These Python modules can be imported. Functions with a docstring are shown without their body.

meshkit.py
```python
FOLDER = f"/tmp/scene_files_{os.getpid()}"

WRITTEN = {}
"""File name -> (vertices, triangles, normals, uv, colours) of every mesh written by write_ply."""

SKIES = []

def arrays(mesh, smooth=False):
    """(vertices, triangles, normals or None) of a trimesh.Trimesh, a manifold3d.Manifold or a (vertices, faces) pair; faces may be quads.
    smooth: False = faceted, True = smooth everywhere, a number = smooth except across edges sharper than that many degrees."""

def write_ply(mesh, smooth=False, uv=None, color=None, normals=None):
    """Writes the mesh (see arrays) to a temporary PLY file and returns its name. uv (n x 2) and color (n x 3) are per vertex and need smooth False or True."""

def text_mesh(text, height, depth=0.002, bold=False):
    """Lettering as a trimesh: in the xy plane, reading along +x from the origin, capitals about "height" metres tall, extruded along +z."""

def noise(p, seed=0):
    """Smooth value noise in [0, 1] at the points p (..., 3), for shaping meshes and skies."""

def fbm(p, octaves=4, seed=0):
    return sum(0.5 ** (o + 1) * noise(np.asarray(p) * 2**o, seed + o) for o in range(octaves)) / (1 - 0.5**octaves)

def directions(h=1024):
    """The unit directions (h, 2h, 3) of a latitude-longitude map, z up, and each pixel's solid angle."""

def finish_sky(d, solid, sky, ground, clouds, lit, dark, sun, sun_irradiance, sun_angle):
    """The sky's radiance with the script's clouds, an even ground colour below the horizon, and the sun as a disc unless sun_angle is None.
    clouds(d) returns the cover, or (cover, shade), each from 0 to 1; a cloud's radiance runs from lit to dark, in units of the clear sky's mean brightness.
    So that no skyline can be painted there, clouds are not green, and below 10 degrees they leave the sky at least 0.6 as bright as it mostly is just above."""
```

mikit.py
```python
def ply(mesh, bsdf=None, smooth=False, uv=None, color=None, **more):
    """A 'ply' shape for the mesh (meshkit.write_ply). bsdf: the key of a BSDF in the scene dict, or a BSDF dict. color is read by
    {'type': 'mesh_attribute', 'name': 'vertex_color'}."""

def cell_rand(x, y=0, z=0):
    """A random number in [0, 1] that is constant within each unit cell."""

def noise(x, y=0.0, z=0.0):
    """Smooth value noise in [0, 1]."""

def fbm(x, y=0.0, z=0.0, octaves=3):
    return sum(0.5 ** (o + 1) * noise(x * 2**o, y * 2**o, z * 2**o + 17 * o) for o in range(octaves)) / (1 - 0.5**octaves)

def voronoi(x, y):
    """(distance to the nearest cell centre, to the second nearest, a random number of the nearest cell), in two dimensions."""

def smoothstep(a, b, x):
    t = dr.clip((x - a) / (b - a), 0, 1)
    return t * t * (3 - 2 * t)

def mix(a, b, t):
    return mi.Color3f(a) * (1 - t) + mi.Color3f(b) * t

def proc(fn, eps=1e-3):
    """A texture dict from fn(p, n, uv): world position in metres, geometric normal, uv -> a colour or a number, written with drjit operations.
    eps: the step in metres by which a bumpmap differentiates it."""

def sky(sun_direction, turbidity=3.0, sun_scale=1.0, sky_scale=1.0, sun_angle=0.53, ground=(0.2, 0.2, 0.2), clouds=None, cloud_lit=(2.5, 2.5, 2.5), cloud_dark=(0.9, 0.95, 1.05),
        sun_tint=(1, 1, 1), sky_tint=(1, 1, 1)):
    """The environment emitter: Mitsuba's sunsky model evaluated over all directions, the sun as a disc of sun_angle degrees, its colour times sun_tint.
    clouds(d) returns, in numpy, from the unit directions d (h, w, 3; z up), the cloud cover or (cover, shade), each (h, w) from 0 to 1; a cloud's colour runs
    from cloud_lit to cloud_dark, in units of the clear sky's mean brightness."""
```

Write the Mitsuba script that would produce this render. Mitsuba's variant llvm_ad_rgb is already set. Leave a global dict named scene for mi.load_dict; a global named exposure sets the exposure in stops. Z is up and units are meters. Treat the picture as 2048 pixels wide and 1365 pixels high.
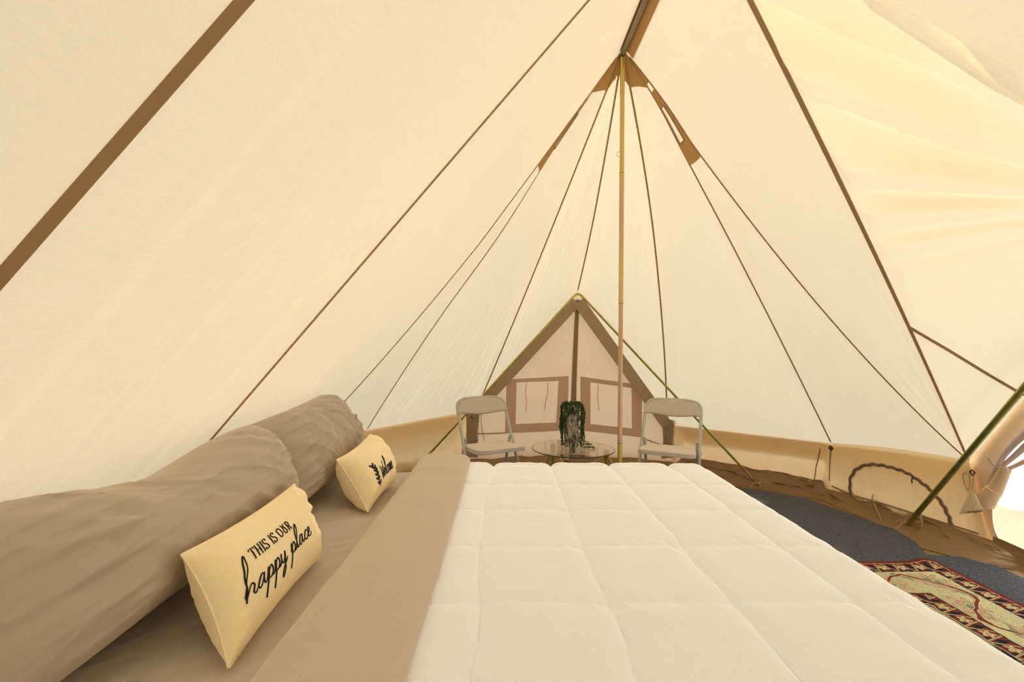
import math, random
import numpy as np, trimesh, manifold3d as m3
import drjit as dr
import mitsuba as mi
import mikit, meshkit
from scipy.interpolate import PchipInterpolator, CubicSpline, RegularGridInterpolator
from shapely.geometry import Polygon, LineString, Point
from shapely import affinity

T = mi.ScalarTransform4f
rng = np.random.default_rng(7)
random.seed(7)
scene, labels = {}, {}

# ------------------------------------------------------------------ camera
EYE = np.array([0.0, 0.0, 1.22])
FPX = 965.0
_ya, _pi, _ro = math.atan(17 / FPX), math.atan(4.5 / FPX), 0.008
FWD = np.array([math.sin(_ya) * math.cos(_pi), math.cos(_ya) * math.cos(_pi), math.sin(_pi)])
_r0 = np.array([math.cos(_ya), -math.sin(_ya), 0.0])
_u0 = np.cross(_r0, FWD)
RIGHT = (_r0 + _u0 * _ro) / math.hypot(1, _ro)
UP = (_u0 - _r0 * _ro) / math.hypot(1, _ro)
scene['camera'] = {'type': 'perspective', 'fov': 2 * math.degrees(math.atan(1024 / FPX)), 'fov_axis': 'x', 'near_clip': 0.05, 'far_clip': 500.0,
                   'to_world': T().look_at(origin=EYE.tolist(), target=(EYE + FWD).tolist(), up=UP.tolist())}
# ------------------------------------------------------------------ daylight: a bright hazy sky
exposure = 3.37
scene['sky'] = mikit.sky((0.16, 0.36, 0.90), turbidity=5.0, sun_scale=0.32, sky_scale=1.0, sun_angle=30, sun_tint=(0.90, 1.0, 1.18), sky_tint=(0.94, 1.0, 1.21), ground=(0.42, 0.40, 0.36),
                         clouds=lambda d: 0.6 + 0.25 * meshkit.fbm(d * 3.0, 3), cloud_lit=(1.05, 1.03, 1.0), cloud_dark=(0.8, 0.82, 0.85))


def ray(px, py):
    d = FWD + RIGHT * (px - 1024) / FPX + UP * (682.5 - py) / FPX
    return d


def at(px, py, X=None, Y=None, Z=None):
    """The point of the place seen at a pixel of the 2048 x 1365 frame, at a known coordinate."""
    d = ray(px, py)
    k, v = (0, X) if X is not None else (1, Y) if Y is not None else (2, Z)
    return EYE + d * (v - EYE[k]) / d[k]


# ------------------------------------------------------------------ materials
def rgb(*c):
    return {'type': 'rgb', 'value': [float(x) for x in c]}


def srgb(r, g, b):
    f = lambda c: c / 12.92 if c <= 0.04045 else ((c + 0.055) / 1.055) ** 2.4
    return [f(x / 255) for x in (r, g, b)]


def mat(key, d):
    scene[key] = d


def diffuse(key, c, rough=0.8, spec=0.2, **kw):
    c = c if isinstance(c, dict) else rgb(*c)
    scene[key] = {'type': 'twosided', 'bsdf': {'type': 'principled', 'base_color': c, 'roughness': rough, 'specular': spec, **kw}}


def cloth(key, c, trans, rough=0.9):
    """Thin woven cloth that lets light through."""
    c = c if isinstance(c, dict) else rgb(*c)
    scene[key] = {'type': 'principledthin', 'base_color': c, 'roughness': rough, 'diff_trans': trans, 'eta': 1.1, 'spec_trans': 0.0}


n_, fbm_ = mikit.noise, mikit.fbm


def weave(base, amp=0.06, slub=0.05):
    def fn(p, n, uv):
        w = n_(p.x * 420 + p.z * 130, p.y * 420 - p.z * 130, p.z * 420) - 0.5
        s = fbm_(p.x * 30 + p.z * 9, p.y * 26, p.z * 200) - 0.5
        big = fbm_(p.x * 1.7, p.y * 1.7, p.z * 1.7) - 0.5
        return mi.Color3f(*base) * (1 + amp * w + slub * s + 0.06 * big)
    return mikit.proc(fn)


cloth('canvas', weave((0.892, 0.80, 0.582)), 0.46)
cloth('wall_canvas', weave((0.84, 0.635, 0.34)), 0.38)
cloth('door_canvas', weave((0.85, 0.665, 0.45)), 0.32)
cloth('double_canvas', weave((0.66, 0.50, 0.38)), 0.62)
cloth('cap_canvas', weave((0.52, 0.32, 0.13)), 0.45)
cloth('window_cloth', weave((0.90, 0.78, 0.62)), 0.9)
cloth('dark_strip', weave((0.42, 0.30, 0.19)), 0.35)
cloth('seam_tape', rgb(0.46, 0.31, 0.17), 0.42)
cloth('band_cloth', weave((0.50, 0.37, 0.23)), 0.45)
cloth('thin_seam', rgb(0.50, 0.34, 0.18), 0.45)
diffuse('zip_tape', (0.17, 0.12, 0.075))
diffuse('rope', (0.42, 0.30, 0.17))
diffuse('black_metal', (0.03, 0.028, 0.025), rough=0.4, spec=0.5)


def sheet_fn(p, n, uv):
    v = fbm_(p.x * 6, p.y * 6, p.z * 6)
    return mi.Color3f(0.25, 0.155, 0.07) * (0.8 + 0.4 * v)


diffuse('groundsheet', mikit.proc(sheet_fn), rough=0.45, spec=0.4)


# ------------------------------------------------------------------ scene helpers
def add(key, mesh, bsdf, smooth=30, label=None, category=None, group=None, kind=None, **kw):
    scene[key] = mikit.ply(mesh, bsdf, smooth=smooth, **kw)
    tag(key, label, category, group, kind)
    return key


def tag(key, label=None, category=None, group=None, kind=None):
    d = {k: v for k, v in (('label', label), ('category', category), ('group', group), ('kind', kind)) if v}
    if d:
        labels[key] = {**labels.get(key, {}), **d}


_used = {}


def num(name):
    """name, then name_001, name_002 ... for repeats."""
    k = _used.get(name, 0)
    _used[name] = k + 1
    return name if k == 0 else f'{name}_{k:03d}'


def grid_faces(nu, nv, flip=False):
    i, j = np.meshgrid(np.arange(nu - 1), np.arange(nv - 1), indexing='ij')
    a = i * nv + j
    q = np.stack([a, a + nv, a + nv + 1, a + 1], -1).reshape(-1, 4)
    q = q[:, ::-1] if flip else q
    return np.vstack([q[:, [0, 1, 2]], q[:, [0, 2, 3]]])


def tube(pts, r, sides=12, caps=True):
    """A round bar along a polyline; r a number or one per point."""
    p = np.asarray(pts, float)
    r = np.broadcast_to(r, (len(p),)).astype(float)
    t = np.gradient(p, axis=0)
    t /= np.linalg.norm(t, axis=1, keepdims=True) + 1e-12
    a = np.cross(t[0], [0, 0, 1.0] if abs(t[0][2]) < 0.9 else [1.0, 0, 0])
    a /= np.linalg.norm(a)
    A = []
    for k in range(len(p)):
        a = a - t[k] * (a @ t[k])
        a /= np.linalg.norm(a)
        A.append(a)
    A = np.array(A)
    B = np.cross(t, A)
    ang = np.arange(sides) * 2 * np.pi / sides
    v = p[:, None] + r[:, None, None] * (np.cos(ang)[None, :, None] * A[:, None] + np.sin(ang)[None, :, None] * B[:, None])
    i, j = np.meshgrid(np.arange(len(p) - 1), np.arange(sides), indexing='ij')
    q = np.stack([i * sides + j, i * sides + (j + 1) % sides, (i + 1) * sides + (j + 1) % sides, (i + 1) * sides + j], -1).reshape(-1, 4)
    f = np.vstack([q[:, [0, 1, 2]], q[:, [0, 2, 3]]])
    v = v.reshape(-1, 3)
    if caps:
        n = len(v)
        v = np.vstack([v, p[0], p[-1]])
        j = np.arange(sides)
        f = np.vstack([f, np.stack([np.full(sides, n), (j + 1) % sides, j], 1),
                       np.stack([np.full(sides, n + 1), j + (len(p) - 1) * sides, (j + 1) % sides + (len(p) - 1) * sides], 1)])
    return trimesh.Trimesh(v, f, process=False)


def spline(pts, n=40):
    p = np.asarray(pts, float)
    s = np.concatenate([[0], np.cumsum(np.linalg.norm(np.diff(p, axis=0), axis=1))])
    return CubicSpline(s, p)(np.linspace(0, s[-1], n))


def poly(pts, n):
    """n points evenly along a polyline."""
    p = np.asarray(pts, float)
    s = np.concatenate([[0], np.cumsum(np.linalg.norm(np.diff(p, axis=0), axis=1))])
    x = np.linspace(0, s[-1], n)
    return np.stack([np.interp(x, s, p[:, k]) for k in range(3)], 1)


def join(*ms):
    return trimesh.util.concatenate([m if isinstance(m, trimesh.Trimesh) else trimesh.Trimesh(*m, process=False) for m in ms])


def lathe(profile, n=32):
    return trimesh.creation.revolve(np.asarray(profile, float), sections=n)


def rbox(sx, sy, sz, r, seg=3):
    """A box with rounded edges, centred."""
    s = trimesh.creation.icosphere(subdivisions=seg, radius=r)
    v = s.vertices
    off = np.sign(np.where(np.abs(v) < 1e-9, 1e-9, v)) * (np.array([sx, sy, sz]) / 2 - r)
    return trimesh.convex.convex_hull(v + off)


def moved(m, M):
    m = m.copy()
    m.apply_transform(M)
    return m


def frame(o, x, y, z):
    M = np.eye(4)
    M[:3, 0], M[:3, 1], M[:3, 2], M[:3, 3] = x, y, z, o
    return M


def rotz(a, o=(0, 0, 0)):
    M = trimesh.transformations.rotation_matrix(a, [0, 0, 1])
    M[:3, 3] = o
    return M


def unit(v):
    v = np.asarray(v, float)
    return v / np.linalg.norm(v)


def hit(mesh, d, o=EYE):
    """Where a sight line first meets a mesh, and the face normal there."""
    v, f = np.asarray(mesh.vertices), np.asarray(mesh.faces)
    a, e1, e2 = v[f[:, 0]], v[f[:, 1]] - v[f[:, 0]], v[f[:, 2]] - v[f[:, 0]]
    h = np.cross(d, e2)
    det = (e1 * h).sum(1)
    ok = np.abs(det) > 1e-12
    inv = np.where(ok, 1 / np.where(ok, det, 1), 0)
    s = o - a
    u = (s * h).sum(1) * inv
    q = np.cross(s, e1)
    w = (q @ d) * inv
    t = (e2 * q).sum(1) * inv
    good = ok & (u > -1e-3) & (w > -1e-3) & (u + w < 1 + 1e-3) & (t > 1e-6)
    if not good.any():
        return None
    k = np.argmin(np.where(good, t, 1e9))
    n = np.cross(e1[k], e2[k])
    n /= np.linalg.norm(n) + 1e-12
    return o + d * t[k], n if n @ d < 0 else -n


def drape_line(mesh, pix, n=40, lift=0.004):
    """A line of the place that lies on a cloth, from where it is seen; lifted off the cloth."""
    p = np.asarray(pix, float)
    s = np.concatenate([[0], np.cumsum(np.linalg.norm(np.diff(p, axis=0), axis=1))])
    x = np.linspace(0, s[-1], n)
    out, nor = [], []
    for a, b in zip(np.interp(x, s, p[:, 0]), np.interp(x, s, p[:, 1])):
        r = hit(mesh, ray(a, b))
        if r is not None:
            out.append(r[0] + r[1] * lift)
            nor.append(r[1])
    return np.array(out), np.array(nor)


def ribbon(line, nor, width, thick=0.003, wob=0.0):
    """A flat tape with thickness along a line on a surface with these normals."""
    t = np.gradient(line, axis=0)
    t /= np.linalg.norm(t, axis=1, keepdims=True) + 1e-12
    b = np.cross(t, nor)
    b /= np.linalg.norm(b, axis=1, keepdims=True) + 1e-12
    w = np.broadcast_to(width, (len(line),))[:, None] / 2
    if wob:
        line = line + b * (wob * np.sin(np.arange(len(line)) * 1.1))[:, None]
    ring = np.stack([line - b * w - nor * thick / 2, line + b * w - nor * thick / 2, line + b * w + nor * thick / 2, line - b * w + nor * thick / 2], 1)
    n = len(line)
    i, j = np.meshgrid(np.arange(n - 1), np.arange(4), indexing='ij')
    q = np.stack([i * 4 + j, i * 4 + (j + 1) % 4, (i + 1) * 4 + (j + 1) % 4, (i + 1) * 4 + j], -1).reshape(-1, 4)
    f = np.vstack([q[:, [0, 1, 2]], q[:, [0, 2, 3]], [[0, 2, 1], [0, 3, 2]], [[4 * n - 4, 4 * n - 3, 4 * n - 2], [4 * n - 4, 4 * n - 2, 4 * n - 1]]])
    return trimesh.Trimesh(ring.reshape(-1, 3), f, process=False)


def drape_patch(mesh, corners, nu=16, nv=12, lift=0.005):
    """A four-cornered patch lying on a cloth; corners as seen, in order."""
    c = np.asarray(corners, float)
    P = np.zeros((nu, nv, 3))
    for i in range(nu):
        for j in range(nv):
            u, v = i / (nu - 1), j / (nv - 1)
            q = (1 - u) * (1 - v) * c[0] + u * (1 - v) * c[1] + u * v * c[2] + (1 - u) * v * c[3]
            r = hit(mesh, ray(*q))
            P[i, j] = r[0] + r[1] * lift if r is not None else np.nan
    P = P.reshape(-1, 3)
    bad = np.isnan(P[:, 0])
    if bad.any():
        good = np.where(~bad)[0]
        for k in np.where(bad)[0]:
            P[k] = P[good[np.argmin(np.abs(good - k))]]
    return trimesh.Trimesh(P, grid_faces(nu, nv), process=False)

# ------------------------------------------------------------------ the tent: roof
XR, ZT, YF, YN, YM = 0.67, 2.92, 2.75, 0.665, 1.75     # ridge line: height, far pole, near pole, seam between
FP, NP, MP = np.array([XR, YF, ZT]), np.array([XR, YN, ZT]), np.array([XR, YM, ZT])
A1 = np.array([0.655, 4.28, 1.69])      # peak over the far door
A2 = np.array([2.60, 1.76, 1.76])       # peak over the side door
CL, CR = np.array([-0.33, 4.50, 0.58]), np.array([1.60, 4.50, 0.465])
B3 = np.array([-1.36, 3.08, 0.47])
B3b = np.array([-1.13, 4.02, 0.49])
HK = at(1663, 887, Y=3.68)
KK = at(1938, 922, Y=2.83)
K2 = np.array([2.74, 0.68, 0.50])
NE = [np.array(x) for x in ([2.0, -0.9, 0.47], [0.67, -1.45, 0.47], [-0.75, -0.85, 0.47])]
B1, B2 = np.array([-1.38, 0.66, 0.47]), np.array([-1.38, 1.75, 0.47])


def edge(*pts, ts=None):
    p = np.asarray(pts, float)
    if ts is None:
        s = np.concatenate([[0], np.cumsum(np.linalg.norm(np.diff(p, axis=0), axis=1))])
        ts = s / max(s[-1], 1e-9)
    if len(p) == 2:
        return lambda t: p[0] + (p[1] - p[0]) * np.asarray(t)[..., None]
    return PchipInterpolator(ts, p)


DL, DR = A1 + (CL - A1) * 0.86, A1 + (CR - A1) * 0.93
E = {
    'l1': edge(NP, B1), 'l2': edge(MP, B2),
    'l3': edge(FP, at(1118, 271, Y=2.83), at(1000, 431, Y=2.90), at(948, 500, Y=2.95), B3),
    'l3b': edge(FP, at(1114, 287, Y=2.92), at(1000, 467, Y=3.16), at(876, 640, Y=3.52), B3b),
    'sl': edge(FP, at(1050, 588, Y=3.98), DL), 'sm': edge(FP, at(1196, 390, Y=3.55), A1), 'sr': edge(FP, at(1311, 500, Y=3.66), DR),
    'r3b': edge(FP, at(1320, 214, Y=2.82), at(1363, 297, Y=2.89), at(1470, 500, Y=3.12), HK), 'r3': edge(FP, at(1337, 214, Y=2.765), at(1392, 297, Y=2.775), KK), 'r2': edge(MP, at(1742, 490, Y=2.27), KK),
    'ra': edge(MP, A2), 'r0': edge(MP, K2), 'rn': edge(NP, K2),
    'n0': edge(NP, NE[0]), 'n1': edge(NP, NE[1]), 'n2': edge(NP, NE[2]),
}
ORDER = ['l1', 'l2', 'l3', 'l3b', 'sl', 'sm', 'sr', 'r3b', 'r3', 'r2', 'ra', 'r0', 'rn', 'n0', 'n1', 'n2']
BOT = {('l3b', 'sl'): [B3b, CL, DL], ('sr', 'r3b'): [DR, CR, HK]}
NT = 150


def inward(P):
    c = np.stack([np.full(len(P), XR), np.clip(P[:, 1], YN, YF), P[:, 2] * 0 + 0.8], 1)
    d = c - P
    return d / (np.linalg.norm(d, axis=1, keepdims=True) + 1e-9)


def crease(P, u, t, su, st, seed, sharp=1.0):
    """Folds drawn out along the cloth's fall."""
    q = np.stack([u * su, t * st, np.zeros_like(u) + seed * 3.1], -1)
    n = meshkit.fbm(q, 3, seed) - 0.5
    return np.sign(n) * np.abs(n * 2) ** sharp


def panel(a, b, nu=60, nt=NT, bottom=None, disp=None, e0=None, e1=None):
    e0, e1 = e0 or E[a], e1 or E[b]
    u, t = np.linspace(0, 1, nu), np.linspace(0, 1, nt)
    p0, p1 = e0(t), e1(t)
    bot = poly(bottom, nu) if bottom is not None else p0[-1] + (p1[-1] - p0[-1]) * u[:, None]
    if bottom is None and abs(p0[-1][2] - p1[-1][2]) < 0.12:       # the hem sags up a little between its pegs
        bot = bot + np.outer(4 * u * (1 - u), [0, 0, 0.018])
    lin = p0[-1] + (p1[-1] - p0[-1]) * u[:, None]
    P = (1 - u)[:, None, None] * p0 + u[:, None, None] * p1 + (bot - lin)[:, None] * (t ** 2.5)[None, :, None]
    U, TT = np.meshgrid(u, t, indexing='ij')
    w = np.minimum(1, 10 * U * (1 - U)) * np.minimum(1, 12 * TT) * np.minimum(1, 14 * (1 - TT) + 0.0)
    P, U, TT, w = P.reshape(-1, 3), U.ravel(), TT.ravel(), w.ravel()
    if disp is not None:
        P = P + inward(P) * (w * disp(P, U, TT))[:, None]
    return trimesh.Trimesh(P, grid_faces(nu, nt), process=False)


def d_side(seed, su=26, amp=0.010, low=0.5, sag=0.02, skew=0.0):
    def f(P, u, t):
        k = np.clip((t - low) / (1 - low), 0, 1)
        return sag * 4 * u * (1 - u) * np.sin(np.pi * t) + amp * k * crease(P, u + skew * t, t, su, 1.6, seed) + 0.004 * crease(P, u, t, 5, 1.2, seed + 9)
    return f


def d_dormer(seed, apex, amp):
    """Deep folds that fan out from the peak over the side door."""
    ridge = unit(MP - apex)

    def f(P, u, t):
        d = P - apex
        k = np.linalg.norm(d, axis=1)
        phi = np.arccos(np.clip((d / (k[:, None] + 1e-9)) @ ridge, -1, 1))
        q = np.stack([phi * 4.0, k * 0.6, np.zeros_like(k) + seed], -1)
        ph = phi * 2 * np.pi / 0.21 + 3.0 * meshkit.fbm(q, 2, seed)
        env = np.exp(-(phi / 0.75) ** 2) * np.clip(k / 0.8, 0.15, 1) * np.clip(4 * np.minimum(u, 1 - u), 0, 1)
        fine = creased_at(phi * 16, k * 1.5, seed) * 0.15
        return amp * env * (np.sin(ph) + 0.35 * np.sin(2 * ph + 1.0) + fine) + 0.01
    return f


def creased_at(a, b, seed):
    n = meshkit.fbm(np.stack([a, b, a * 0 + seed], -1), 2, seed)
    return np.clip(1 - np.abs(2 * n - 1) * 2, 0, 1) ** 3


def d_peak(seed):
    def f(P, u, t):
        return 0.012 * crease(P, u, t, 9, 0.8, seed) + 0.03 * np.sin(np.pi * t) * np.sin(np.pi * u) + 0.005 * crease(P, u, t, 22, 5, seed + 3) * t
    return f


DISP = {('l1', 'l2'): d_side(1, 40, 0.020, 0.35), ('l2', 'l3'): d_side(2, 40, 0.020, 0.35), ('l3', 'l3b'): d_side(3, 18, 0.012), ('l3b', 'sl'): d_side(4, 50, 0.020, 0.4, 0.03, 0.3),
        ('sl', 'sm'): d_peak(5), ('sm', 'sr'): d_peak(6), ('sr', 'r3b'): d_side(7, 30, 0.012, 0.3), ('r3b', 'r3'): d_side(8, 26, 0.012, 0.35),
        ('r3', 'r2'): d_side(9, 14, 0.010, 0.3), ('r2', 'ra'): d_dormer(10, A2, 0.06), ('ra', 'r0'): d_dormer(11, A2, 0.06), ('n2', 'l1'): d_side(12)}
tag('ceiling', 'cream canvas roof of the bell tent, its panels joined by brown seams', kind='structure')
PANEL = {}
BIG = (('l1', 'l2'), ('l2', 'l3'), ('r2', 'ra'), ('ra', 'r0'), ('l3b', 'sl'))
for k in range(len(ORDER)):
    a, b = ORDER[k], ORDER[(k + 1) % len(ORDER)]
    big = (a, b) in BIG
    PANEL[a, b] = panel(a, b, nu=140 if big else 90, nt=200 if big else NT, bottom=BOT.get((a, b)), disp=DISP.get((a, b)))
    if (a, b) in (('n0', 'n1'), ('n1', 'n2'), ('rn', 'n0')):
        pass
    add('ceiling__' + num('panel'), PANEL[a, b], 'canvas', smooth=True)

# seams: tapes sewn along the panels' edges
for name, w, m in (('l1', 0.026, 'seam_tape'), ('l2', 0.013, 'seam_tape'), ('l3', 0.008, 'thin_seam'), ('l3b', 0.007, 'thin_seam'), ('sl', 0.011, 'seam_tape'), ('sm', 0.011, 'seam_tape'),
                   ('sr', 0.012, 'seam_tape'), ('r3b', 0.009, 'seam_tape'), ('r3', 0.010, 'seam_tape'), ('r2', 0.022, 'seam_tape'), ('rn', 0.012, 'seam_tape')):
    t = np.linspace(0.02, 0.995, 90)
    line = E[name](t)
    nor = inward(line)
    tan = np.gradient(line, axis=0)
    tan /= np.linalg.norm(tan, axis=1, keepdims=True)
    nor = nor - tan * (nor * tan).sum(1, keepdims=True)
    nor /= np.linalg.norm(nor, axis=1, keepdims=True)
    add('ceiling__' + num('seam_tape'), ribbon(line + nor * 0.003, nor, w, 0.003), m, smooth=False)
# a seam of the side door's dormer
l, n = drape_line(PANEL['r2', 'ra'], [(1820, 655), (1900, 702), (1975, 748), (2047, 790)], 30)
add('ceiling__' + num('seam_tape'), ribbon(l, n, 0.014), 'seam_tape', smooth=False)


def sub_panel(a, b, t0, t1, u0=0.0, u1=1.0, off=0.006, nu=24, nt=24, scallop=0.0, t1b=None):
    """A patch sewn onto a panel between two places of its fall."""
    nt_ = NT
    V = PANEL[a, b].vertices.reshape(-1, 200 if (a, b) in BIG else NT, 3)
    surf = RegularGridInterpolator((np.linspace(0, 1, V.shape[0]), np.linspace(0, 1, V.shape[1])), V)
    u, s = np.linspace(0, 1, nu), np.linspace(0, 1, nt)
    P = []
    for k in u:
        uu = u0 + (u1 - u0) * k
        te = t1 + ((t1 if t1b is None else t1b) - t1) * k - scallop * 4 * k * (1 - k)
        t = t0 + (te - t0) * s
        P.append(surf(np.column_stack([np.full(nt, uu), t])))
    P = np.array(P).reshape(-1, 3)
    P = P + inward(P) * off
    return trimesh.Trimesh(P, grid_faces(nu, nt), process=False)


CAPS = [('l3', 'l3b', .088, .085), ('l3b', 'sl', .085, .078), ('sl', 'sm', .078, .070), ('sm', 'sr', .070, .072), ('sr', 'r3b', .072, .080), ('r3b', 'r3', .080, .076)]
add('ceiling__peak_cap', join(*[sub_panel(a, b, 0.0, ta, scallop=0.004, t1b=tb) for a, b, ta, tb in CAPS]), 'cap_canvas', smooth=30, label='brown reinforcing cap at the pole top')
# ridge band
for s in (-1, 1):
    w = 0.025 if s < 0 else 0.055
    y = np.linspace(YN, YF - 0.02, 40)
    x = np.linspace(0, w, 6)
    P = np.array([[XR + s * a, b, ZT - a * 1.17 - 0.008] for b in y for a in x])
    add('ceiling__' + num('ridge_band'), trimesh.Trimesh(P, grid_faces(40, 6), process=False), 'cap_canvas', smooth=True, label='brown band along the ridge')
# vents near the peak
for a, b, t0, t1, w0, w1 in (('r3b', 'r3', .090, .240, .122, .195), ('l3', 'l3b', .10, .25, .13, .20)):
    v = 'ceiling__' + num('vent')
    add(v, join(sub_panel(a, b, t0, w0, off=0.004), sub_panel(a, b, w1, t1, off=0.004), sub_panel(a, b, w0, w1, 0, .22, off=0.004), sub_panel(a, b, w0, w1, .72, 1, off=0.004)), 'cap_canvas', smooth=30, label='brown strip around a pale vent opening')
    c = [sub_panel(a, b, w0, w1, 0.22, 0.72, off=0.006).vertices.reshape(24, 24, 3)][0]
    rim = np.vstack([c[:, 0], c[-1, 1:], c[::-1, -1][1:], c[0, ::-1][1:]])
    add(v + '__piping', tube(rim, 0.004, 6, caps=False), 'thin_seam', smooth=True)

# outside flap that hangs below the eave and shades the walls
EAVE_L = np.vstack([poly([B1, B2], 40), poly([B2, B3], 40)[1:], poly([B3, B3b], 30)[1:], poly([B3b, CL], 30)[1:]])
EAVE_R = np.vstack([poly([CR, HK], 50), poly([HK, KK], 50)[1:]])


def hem(P):
    """The hem of the roof sags between its pegs, as in panel()."""
    return P


def outward(P):
    d = -inward(P)
    d[:, 2] = 0
    return d / np.linalg.norm(d, axis=1, keepdims=True)


for E_ in (EAVE_L, EAVE_R):
    o = outward(E_)
    g = np.array([[p + n * (0.015 + 0.15 * s) - np.array([0, 0, 0.15 * s]) for s in np.linspace(0, 1, 6)] for p, n in zip(E_, o)])
    add('ceiling__' + num('eave_flap'), trimesh.Trimesh(g.reshape(-1, 3), grid_faces(len(E_), 6), process=False), 'canvas', smooth=True)

# ------------------------------------------------------------------ walls
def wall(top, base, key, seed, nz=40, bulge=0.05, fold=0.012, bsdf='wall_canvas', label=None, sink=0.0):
    """A hanging wall from a hem line to the floor line."""
    n = len(top)
    base = poly(base, n)
    s = np.linspace(0, 1, nz)
    o = outward(top)
    U = np.linspace(0, 1, n)
    end = np.minimum(1, 14 * np.minimum(U, 1 - U))
    P = np.zeros((n, nz, 3))
    for j, q in enumerate(s):
        z = top + (base - top) * q
        cr = crease(None, U * 1.0, np.full(n, q), 24, 2.0, seed) * fold * (0.4 + q)
        P[:, j] = z + o * ((bulge * np.sin(np.pi * q) + cr * max(np.sin(np.pi * q), 0) ** 0.7) * end)[:, None]
    m = trimesh.Trimesh(P.reshape(-1, 3), grid_faces(n, nz), process=False)
    add(key, m, bsdf, smooth=True, label=label)
    return m


def hemmed(a, b, n, k=0.018):
    u = np.linspace(0, 1, n)
    return a + (b - a) * u[:, None] + np.outer(4 * u * (1 - u), [0, 0, k])


tag('wall_left', 'tan canvas side wall behind the bed head', kind='structure')
WL = []
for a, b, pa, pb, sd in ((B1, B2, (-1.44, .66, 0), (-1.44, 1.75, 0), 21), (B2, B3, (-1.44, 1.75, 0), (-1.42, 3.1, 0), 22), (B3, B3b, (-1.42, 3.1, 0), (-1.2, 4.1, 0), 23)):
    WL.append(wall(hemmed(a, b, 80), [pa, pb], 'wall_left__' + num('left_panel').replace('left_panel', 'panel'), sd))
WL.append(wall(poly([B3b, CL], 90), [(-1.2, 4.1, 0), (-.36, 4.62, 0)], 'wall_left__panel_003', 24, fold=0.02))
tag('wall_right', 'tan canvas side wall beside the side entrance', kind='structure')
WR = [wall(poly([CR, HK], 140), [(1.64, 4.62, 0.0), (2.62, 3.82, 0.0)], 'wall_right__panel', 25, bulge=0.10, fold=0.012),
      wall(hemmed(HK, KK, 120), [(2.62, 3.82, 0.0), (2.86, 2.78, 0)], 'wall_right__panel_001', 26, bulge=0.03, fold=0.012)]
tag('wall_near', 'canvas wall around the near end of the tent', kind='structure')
NB = [K2, NE[0], NE[1], NE[2], B1]
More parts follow.
